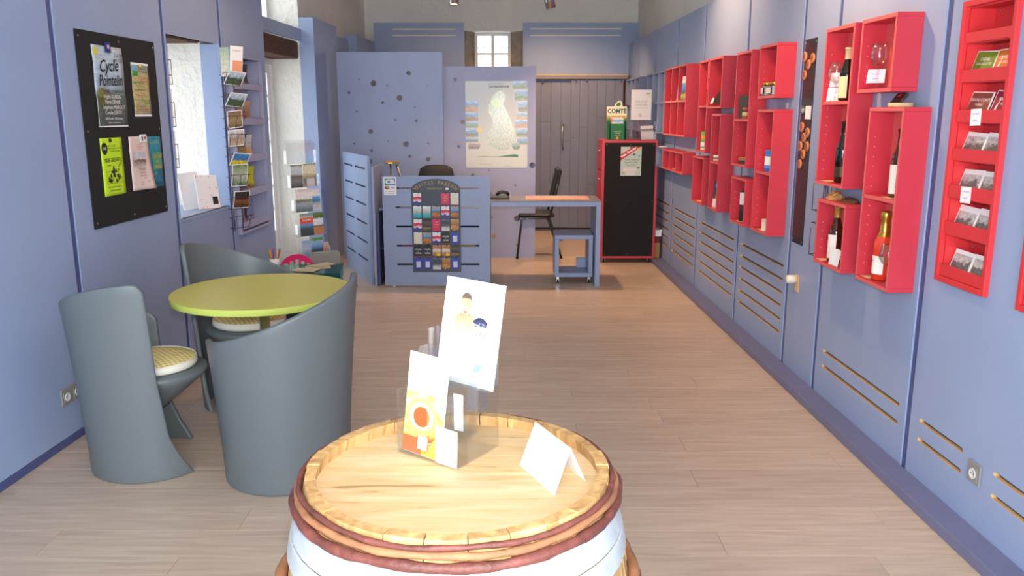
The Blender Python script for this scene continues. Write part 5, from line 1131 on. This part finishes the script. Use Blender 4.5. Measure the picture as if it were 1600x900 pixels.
textlines(t, [('CONCERT', .030, .048, .180, .9), ('DE', .026, .045, .148), ('MARS', .032, .05, .118)], mat('orange_ink', (240, 150, 30)), yF - .0006); text(t, 'printemps', .022, -.01, .080, mat('lime_ink', (170, 196, 90)), yF, rot=RAD(14)); textlines(t, [('EN FANFARE', .020, .02, .262)], mat('lime_ink', (170, 196, 90)), yF); text(t, 'harmonie', .014, .02, .285, INK, yF)
MB().tube([(-.075, yF, .235), (-.085, yF, .215), (-.060, yF, .195), (-.070, yF, .175), (-.085, yF, .190), (-.066, yF, .205), (-.062, yF, .150)], .002, 5).build('clef_mark', INK, t); text(t, 'SALINS LES BAINS', .013, .02, .025, INK, yF)
t, w, h = poster(4.672, 4.892, 1.168, 1.470, 'pale pink Vivaldi concert sheet curling over the teal poster', mat('pink_paper', (232, 210, 204), .5), d=.0125, bow=.03)
yF = -.004
pc = MB().quad(-.085, .055, .135, .215, -.0105).build('picture', printed('canal_print', [(0, (190, 190, 196)), (.3, (150, 120, 104)), (.42, (120, 90, 74)), (.5, (206, 206, 214)), (1, (196, 206, 220))], .3, 4), t)
text(t, 'Vivaldi', .032, .0, .118, mat('brown_ink', (150, 90, 70)), -.0125); textlines(t, [('Quatre Saisons', .012, .0, .098), ('église Saint Anatoile', .010, .0, .082)], INK, -.0145)
textlines(t, [('orchestre', .014, .0, .258), ('de chambre', .014, .0, .243), ('2019', .014, 0, .228)], mat('rose_ink', (206, 120, 120)), -.0075); textlines(t, [('20h30', .014, .02, .066)], mat('rose_ink', (206, 120, 120)), -.017)
textlines(t, [('office de', .010, -.03, .045), ('tourisme', .010, -.03, .034), ('mairie', .010, .05, .045)], INK, -.021)
mg = MB().box(.01, .085, -.010, -.005, .268, .312, 0, .001).build('magnet', WPAPER, t); MB().poly(circle(.066, .292, .010, 10), -.0106).build('magnet_mark', INKR, mg); MB().poly(blob(.032, .290, .010, .016, 9, 2), -.0106).build('magnet_mark', INKGR, mg)
socket(LW(3.885, .0005, .245), RZ_L, 2, 'double grey socket low on the left wall behind the chair')

# ---- leaflet shelf set into the left wall
t = thing('leaflet_shelf', 'lilac five-tier leaflet shelf set into the left wall', 'leaflet shelf', LW(6.579, .0005, .69), RZ_L)
LIL = mat('lilac_paint', (160, 164, 194), .45, mottle=.04); w = .333; h = 1.335
box('frame_side', LIL, t, -w, -w + .018, -.03, .0, 0, h, .0015); box('frame_side', LIL, t, w - .018, w, -.03, .0, 0, h, .0015)
box('frame_top', LIL, t, -w + .018, w - .018, -.03, 0, h - .018, h, .0015); box('frame_bottom', LIL, t, -w + .018, w - .018, -.03, 0, 0, .018, .0015)
box('back_board', LIL, t, -w + .018, w - .018, .100, .108, .022, h - .022)
for x in (-w + .0185, w - .0265): box('inner_side', LIL, t, x, x + .008, .0005, .0995, .022, h - .022)
TZ = [(.776, .724), (1.021, .965), (1.281, 1.226), (1.557, 1.508), (1.819, 1.774)]
for zt, zb in TZ:
    box('lip', LIL, t, -w + .019, w - .019, -.028, -.016, zb - .69, zt - .69, .001); box('pocket_floor', LIL, t, -w + .028, w - .028, -.0155, .098, zb - .69, zb - .69 + .006)
for z in (.2, .62, 1.05): MB().lathe([(.005, 0), (.005, .002)], 8, M=Matrix.Translation((w - .08, .0995, z)) @ Matrix.Rotation(PI / 2, 4, 'X')).build('screw', BLACKP, t)
def lleaf(tier, s, wd, ht, bands, label, noise=.3, tilt=10, curve=.02, roll=0):
    return sheet('leaflet', label, 'leaflet', printed('wl_' + label[:22], bands, noise, 5), wd, ht, LW(s + .07, -.004, TZ[tier][1] + .0066), RZ_L - RAD(22), RAD(tilt) * -.0 + RAD(6), RAD(roll), .003, 'leaflets in the left wall shelf', curve)
lleaf(4, 6.46, .10, .20, [(0, (214, 196, 170)), (.4, (120, 90, 70)), (.6, (206, 170, 120)), (.8, (60, 60, 70)), (1, (226, 220, 210))], 'leaflet with building photographs on the top tier of the lilac shelf')
lleaf(4, 6.56, .09, .19, [(0, (206, 190, 160)), (.3, (70, 70, 80)), (.8, (40, 44, 56)), (1, (60, 66, 80))], 'dark narrow leaflet on the top tier of the lilac shelf')
lleaf(3, 6.46, .10, .20, [(0, (196, 160, 130)), (.5, (120, 80, 70)), (.8, (180, 190, 190)), (1, (216, 220, 220))], 'reddish village leaflet on the second tier of the lilac shelf')
lleaf(3, 6.57, .09, .18, [(0, (226, 216, 206)), (.4, (150, 110, 90)), (1, (190, 150, 120))], 'tan leaflet on the second tier of the lilac shelf')
lleaf(2, 6.44, .08, .21, [(0, (110, 96, 60)), (.5, (150, 130, 90)), (1, (90, 70, 50))], 'olive brown leaflet on the middle tier of the lilac shelf')
lleaf(2, 6.56, .11, .20, [(0, (226, 206, 170)), (.4, (196, 150, 100)), (.7, (190, 200, 206)), (1, (216, 220, 224))], 'curling leaflet with pale sky on the middle tier of the lilac shelf', curve=.035)
lleaf(1, 6.57, .10, .215, [(0, (190, 120, 80)), (.3, (120, 90, 70)), (.42, (190, 196, 30)), (1, (196, 204, 40))], 'lime yellow leaflet on the fourth tier of the lilac shelf', .12, curve=.03)
lleaf(0, 6.42, .02, .17, [(0, (200, 150, 90)), (.4, (60, 36, 70)), (1, (50, 30, 60))], 'dark purple leaflet edge on the lowest tier of the lilac shelf')
sheet('leaflet', 'thin dark leaflet curling alone on the lowest tier of the lilac shelf', 'leaflet', mat('dark_leaflet', (60, 58, 66), .5), .01, .16, LW(6.60, -.005, TZ[0][1] + .0066), RZ_L, RAD(4), 0, .002, 'leaflets in the left wall shelf', .05)

# ---- wire postcard rack in front of the shelf edge
t = thing('wire_postcard_rack', 'brown wire postcard rack hanging beside the lilac leaflet shelf', 'rack', LW(6.12, .05, .74), RZ_L - RAD(38))
for x in (-.035, .035): MB().tube([(x, -.008, 0), (x, -.008, 1.22)], .003, 6).build('upright_wire', WIRE, t)
PZ = [.03, .17, .33, .48, .62, .75, .90, 1.05]
for z in PZ:
    MB().tube([(-.075, -.012, z + .07), (-.075, -.085, z + .09), (.075, -.085, z + .09), (.075, -.012, z + .07)], .0022, 6).build('basket_wire', WIRE, t)
    MB().tube([(-.075, -.012, z), (-.06, -.05, z), (.06, -.05, z), (.075, -.012, z)], .0022, 6).build('basket_wire', WIRE, t)
    for x in (-.06, .0, .06): MB().tube([(x, -.05, z), (x, -.085, z + .09)], .002, 5).build('basket_wire', WIRE, t)
PC = [(None, 0, ''), (PZ[1] + .02, .115, 'white-framed dark photo card in the wire rack', ), ]
cards = [(PZ[2], .13, .165, [(0, (90, 110, 80)), (.5, (190, 200, 180)), (1, (120, 140, 90))], 'green and white striped leaflets in the wire rack', 0, 14), (PZ[3], .14, .11, [(0, (220, 196, 20)), (.35, (226, 206, 30)), (.5, (60, 120, 190)), (1, (80, 150, 210))], 'yellow and blue postcard in the wire rack', 6, 38),
         (PZ[4], .13, .12, [(0, (196, 176, 150)), (.5, (170, 150, 130)), (1, (216, 220, 224))], 'village postcard with pale sky in the wire rack', -4, 14), (PZ[5], .12, .125, [(0, (120, 100, 70)), (.5, (170, 146, 110)), (1, (130, 104, 76))], 'sepia postcard in the wire rack', -6, 14),
         (PZ[6], .14, .115, [(0, (80, 100, 60)), (.5, (70, 90, 70)), (.7, (180, 200, 214)), (1, (206, 220, 230))], 'white-edged landscape postcard, lower of two tilted ones in the wire rack', 6, 40), (PZ[7], .14, .115, [(0, (100, 120, 50)), (.5, (50, 70, 90)), (.75, (120, 170, 214)), (1, (190, 214, 230))], 'white-edged landscape postcard, upper of two tilted ones in the wire rack', 6, 40),
         (PZ[1], .13, .13, [(0, (40, 34, 34)), (.45, (150, 90, 50)), (.6, (50, 44, 44)), (1, (60, 54, 50))], 'white-framed dark photo postcard in the wire rack', 2, 16)]
for z, wd, ht, bands, lab, roll, tilt in cards:
    o = sheet('postcard', lab, 'postcard', WPAPER, wd, ht, inM(LW(6.12, .05, .74), RZ_L - RAD(38), (0, -.052 if tilt < 30 else -.045, z + .004)), RZ_L - RAD(38), RAD(-tilt + 4), RAD(roll), .003, 'postcards in the wire rack')
    MB().quad(-wd / 2 + .006, wd / 2 - .006, .006, ht - .006, -.0006).build('picture', printed('pc_' + lab[:20], bands, .35, 5), o)
o = sheet('leaflet', 'tall white leaflet with peach block at the top of the wire rack', 'leaflet', WPAPER, .10, .21, inM(LW(6.12, .05, .74), RZ_L - RAD(38), (.025, -.062, 1.115)), RZ_L - RAD(38), RAD(-6), RAD(2), .004, 'leaflets in the wire rack')
MB().quad(-.03, .045, .0, .11, -.0006).build('peach_block', mat('peach_print', (236, 160, 124), .5), o); text(o, 'jurassiennes', .014, .0, .180, mat('brown_ink', (150, 90, 70)), -.0008)
for k in range(2): sheet('leaflet', ['pale green leaflet behind the peach one in the wire rack', 'white and teal leaflet at far left of the wire rack top'][k], 'leaflet', printed('pg%d' % k, [(0, (226, 230, 226)), (.6, [(196, 216, 200), (206, 222, 222)][k]), (1, [(150, 190, 170), (120, 176, 186)][k])], .2, 5), .07, .20, inM(LW(6.12, .05, .74), RZ_L - RAD(38), (-.045 + .015 * k, -.050 + .012 * k, 1.115)), RZ_L - RAD(38), RAD(-7), RAD(-5), .003, 'leaflets in the wire rack')

# ---- white folders and leaflets in the window niche
t = thing('wire_folder_rack', 'dark wire rack of white folders at the left side of the niche', 'rack', LW(5.66, -.24, .9305), RZ_L - RAD(8))
for x in (-.08, .08): MB().tube([(x, .03, 0), (x, .03, 1.1)], .004, 6).build('upright_wire', WIRE, t)
for z in (.30, .58, .86):
    MB().tube([(-.10, .03, z + .06), (-.10, -.03, z + .06), (.10, -.03, z + .06), (.10, .03, z + .06)], .0025, 6).build('basket_wire', WIRE, t); MB().tube([(-.10, .03, z + .16), (-.10, -.03, z + .16), (.10, -.03, z + .16), (.10, .03, z + .16)], .0025, 6).build('basket_wire', WIRE, t)
    MB().tube([(-.10, -.03, z), (-.10, -.03, z + .16)], .0025, 6).build('basket_wire', WIRE, t); MB().tube([(.10, -.03, z), (.10, -.03, z + .16)], .0025, 6).build('basket_wire', WIRE, t); MB().tube([(-.10, .03, z), (-.10, -.03, z), (.10, -.03, z), (.10, .03, z)], .0025, 6).build('basket_wire', WIRE, t)
    box('folder', WPAPER, t, -.09, .09, -.024, .02, z + .004, z + .25, .002)
o = sheet('brochure', 'white brochure with coral specks leaning on the niche sill', 'brochure', printed('coral_speck', [(0, (238, 236, 234)), (1, (240, 238, 236))], blot=(232, 130, 110), bscale=9, bth=.62), .18, .24, LW(5.90, -.06, .9305), RZ_L - RAD(30), RAD(10), RAD(2), .012, 'leaflets on the niche sill')
MB().quad(.03, .075, .03, .085, -.0008).build('black_square', INK, o)
sheet('brochure', 'plain white brochure behind the coral-specked one in the niche', 'brochure', WPAPER, .16, .26, LW(5.86, -.16, .9305), RZ_L - RAD(30), RAD(8), RAD(-3), .01, 'leaflets on the niche sill')
tag(MB().box(-.14, .14, -.05, .05, 0, .004).build('loose_leaflets', printed('loose_lf', [(0, (236, 190, 180)), (.5, (240, 240, 240)), (1, (214, 226, 214))], .3, 4, axis=0), None, LW(6.0, -.09, .9305), (0, 0, RZ_L)), 'loose leaflets lying flat at the far end of the niche sill', 'leaflet')

# ---- free-standing acrylic brochure stand in the garden-door niche
SL = (-1.86, 7.72, 0); SR = RAD(50)
t = thing('brochure_stand', 'clear acrylic five-tier brochure stand before the garden door', 'brochure stand', SL, SR)
WS = .165; lean = .19; N5 = 5; TH = .225
for sx in (-1, 1):
    MB().tube([(sx * (WS + .006), -.03, .0), (sx * (WS + .006), .05, .22), (sx * (WS + .006), .05 + lean + .02, 1.34)], .007, 8).build('side_rail', ACR, t); MB().tube([(sx * WS, .30, 0), (sx * (WS + .006), .05 + lean + .02, 1.30)], .007, 8).build('rear_leg', ACR, t)
def tier_o(k): z = .24 + k * TH; return (.05 + lean * (z - .22) / 1.1 - .03, z)
for k in range(N5):
    yy, z = tier_o(k)
    acr('pocket_front', -WS, WS, yy - .035, yy - .032, z, z + .10 + (.09 if k == 4 else 0), p=t); acr('pocket_floor', -WS, WS, yy - .0315, yy, z, z + .003, p=t); acr('pocket_back', -WS, WS, yy + .0005, yy + .0035, z, z + TH - .012, p=t)
    for sx in (-1, 1): MB().box(sx * WS, sx * (WS + .004), yy - .035, yy + .0035, z, z + .12, 0, .001).build('pocket_side', ACR, t)
BRC = [[('blue and green leaflet at the left of the lowest stand tier', (-.10, .10, .19), [(0, (120, 150, 190)), (.6, (190, 206, 230)), (1, (150, 180, 220))]), ('green-topped lake brochure on the lowest stand tier', (.03, .13, .20), [(0, (110, 150, 140)), (.2, (60, 150, 140)), (.42, (60, 54, 46)), (.6, (120, 170, 220)), (.85, (180, 210, 240)), (.9, (110, 170, 60)), (1, (110, 170, 60))]), ('white folded sheet with orange at the right of the lowest stand tier', (.125, .06, .15), [(0, (236, 230, 226)), (.5, (230, 150, 100)), (1, (220, 200, 190))])],
       [('orange-banded LE JURA brochure on the second lowest stand tier', (-.055, .15, .21), [(0, (60, 70, 50)), (.3, (70, 84, 60)), (.5, (110, 160, 214)), (.62, (226, 90, 40)), (.80, (226, 90, 40)), (.82, (200, 210, 220)), (1, (120, 140, 120))]), ('orange and white brochure right of the orange-banded one on the stand', (.085, .11, .21), [(0, (236, 150, 50)), (.35, (236, 150, 50)), (.4, (60, 60, 60)), (.45, (230, 236, 240)), (.7, (230, 236, 240)), (.75, (90, 110, 50)), (1, (120, 140, 70))])],
       [('waterfall brochure with white sheet on the middle stand tier', (-.045, .19, .21), [(0, (90, 110, 60)), (.35, (190, 200, 214)), (.5, (120, 140, 80)), (.6, (236, 234, 234)), (.85, (240, 238, 238)), (1, (226, 200, 190))]), ('brochure with blue lake picture on the middle stand tier', (.10, .09, .20), [(0, (236, 234, 230)), (.3, (220, 216, 210)), (.45, (60, 130, 190)), (.65, (110, 170, 220)), (.7, (236, 234, 234)), (1, (230, 226, 226))])],
       [('stone bridge brochure on the second highest stand tier', (-.085, .13, .21), [(0, (60, 56, 46)), (.3, (150, 140, 120)), (.5, (120, 110, 80)), (.6, (190, 206, 214)), (.9, (206, 216, 220)), (1, (90, 120, 60))]), ('cream village brochure on the second highest stand tier', (.065, .15, .215), [(0, (190, 150, 130)), (.3, (120, 120, 80)), (.5, (190, 180, 140)), (.6, (226, 222, 196)), (.92, (226, 222, 196)), (1, (110, 160, 60))]), ('small pale card in the second highest stand tier', (.07, .09, .08), [(0, (214, 190, 190)), (.5, (240, 234, 230)), (1, (226, 216, 216))])]]
for k, row_ in enumerate(BRC):
    yy, z = tier_o(k)
    for i, (lab, (x, wd, ht), bands) in enumerate(row_):
        o = sheet('brochure', lab, 'brochure', printed('st_%d%d' % (k, i), bands, .12, 6), wd, ht, inM(SL, SR, (x, yy - .030 + .008 * (i % 2) + .001, z + .0035)), SR, RAD(2), 0, .004, 'brochures on the acrylic stand')
        if k == 1 and i == 0: text(o, 'LE JURA', .028, 0, .15, INKW, -.0008, bold=.0006)

# ---- children's corner behind the round table
TEAL = mat('teal_plastic', (24, 128, 126), .35); TEALC = glassy('teal_clear', (.55, .82, .80), .06, .4)
t = thing('child_table', 'small teal table with clear box top behind the round table', 'table', (-1.52, 5.92, 0), RAD(8))
for x in (-.24, .24):
    for yy in (-.17, .17): MB().box(x - .025, x + .025, yy - .025, yy + .025, 0, .40, 0, .006).build('leg', TEAL, t)
box('tray', TEAL, t, -.27, .27, -.20, .20, .4005, .415, .003)
for a in ((-.27, .27, -.20, -.194), (-.27, .27, .194, .20)): box('side_wall', TEALC, t, a[0], a[1], a[2], a[3], .4155, .482)
for a in ((-.27, -.264, -.1935, .1935), (.264, .27, -.1935, .1935)): box('side_wall', TEAL, t, a[0], a[1], a[2], a[3], .4155, .482)
box('tabletop', TEALC, t, -.275, .275, -.205, .205, .4825, .490, .002)
for k, (x, yy, rz, cc) in enumerate(((.10, .02, .3, (200, 170, 160)), (.02, -.08, -.2, (120, 150, 150)), (.12, .10, .9, (226, 210, 190)))):
    g = math.radians(8); X = -1.52 + x * math.cos(g) - yy * math.sin(g); Y_ = 5.92 + x * math.sin(g) + yy * math.cos(g)
    tag(MB().box(-.09, .09, -.06, .06, 0, .002).build('magazine', printed('mag%d' % k, [(0, cc), (.5, (150, 110, 130)), (1, (200, 190, 150))], .6, 5), None, (X, Y_, .4908 + .0022 * k), (0, 0, rz)), ['reddish magazine on the teal children table', 'blue-grey magazine nearest on the teal children table', 'cream magazine on top of the teal table pile'][k], 'magazine', 'magazines on the teal table')
t = thing('pencil_cup', 'cup of coloured pencils behind the grey chair', 'pencil cup', (-1.735, 5.94, .4908))
MB().lathe([(.0, 0), (.034, 0), (.036, .07), (.033, .07), (.031, .006), (.0, .006)], 20, caps=False).build('cup', WHITEP, t)
PCOL = [(206, 40, 60), (226, 130, 50), (60, 90, 170), (40, 140, 150), (120, 150, 60), (200, 190, 80), (210, 40, 120), (230, 150, 60), (80, 60, 50)]
for k, cc in enumerate(PCOL):
    a = k * 2.4; rr_ = .018; g = tag(MB().tube([(0, 0, 0), (.035 * math.cos(a) * 1.0, .035 * math.sin(a), .125)], .0042, 6).tube([(.035 * math.cos(a), .035 * math.sin(a), .125), (.038 * math.cos(a), .038 * math.sin(a), .137)], .002, 6).build('pencil', mat('pencil%d' % k, cc, .4), None, (-1.735 + .010 * math.cos(a), 5.94 + .010 * math.sin(a), .4975)), '%s pencil standing in the cup behind the grey chair' % ['scarlet', 'orange', 'navy', 'turquoise', 'olive', 'straw yellow', 'magenta', 'amber', 'dark brown'][k], 'pencil', 'pencils in the cup')
t = thing('child_chair', 'bright pink plastic child chair with slotted round back', 'chair', (-1.70, 6.36, 0), RAD(8))
PNK = mat('pink_plastic', (226, 30, 108), .35)
outl = [(-.14, .27)] + [(-.14 * math.cos(a), .365 + .13 * math.sin(a)) for a in [PI * k / 18 for k in range(19)]] + [(.14, .27)]
hol = [[(x - .012, .375), (x + .012, .375), (x + .015 + x * .1, .455 - abs(x) * .4), (x - .015 + x * .1, .455 - abs(x) * .4)] for x in (-.08, -.04, .0, .04, .08)]
link('backrest', plate_mesh('backrest', outl, hol, .018, (PNK, PNK)), t, (0, .15, 0))
MB().box(-.14, .14, -.13, .168, .255, .27, 0, .006).build('seat', PNK, t)
for x in (-.115, .115):
    for yy in (-.10, .14): MB().tube([(x, yy, .255), (x * 1.12, yy * 1.15, 0)], .016, 8).build('leg', PNK, t)
t = thing('child_armchair', 'small grey moulded child chair beneath the brochure stand', 'chair', (-1.60, 6.92, 0), RAD(6))
MB().box(-.125, .125, -.13, .095, .0, .24, 0, .03).build('seat_block', GREYP, t)
bk = [(-.125, .0), (-.13, .40), (-.11, .42), (.10, .435), (.125, .41), (.13, .0)]
link('backrest', plate_mesh('backrest', bk, [], .05, (mat('pale_grey_plastic', (146, 148, 142), .45),)), t, (0, .10, 0))
tag(MB().tube([(-1.85, 8.3, .008), (-1.78, 8.0, .008), (-1.68, 7.80, .008), (-1.52, 7.72, .008), (-1.46, 7.62, .008)], .006, 6).build('power_cable', BLACKP), 'black cable on the floor beside the slotted screen', 'cable')
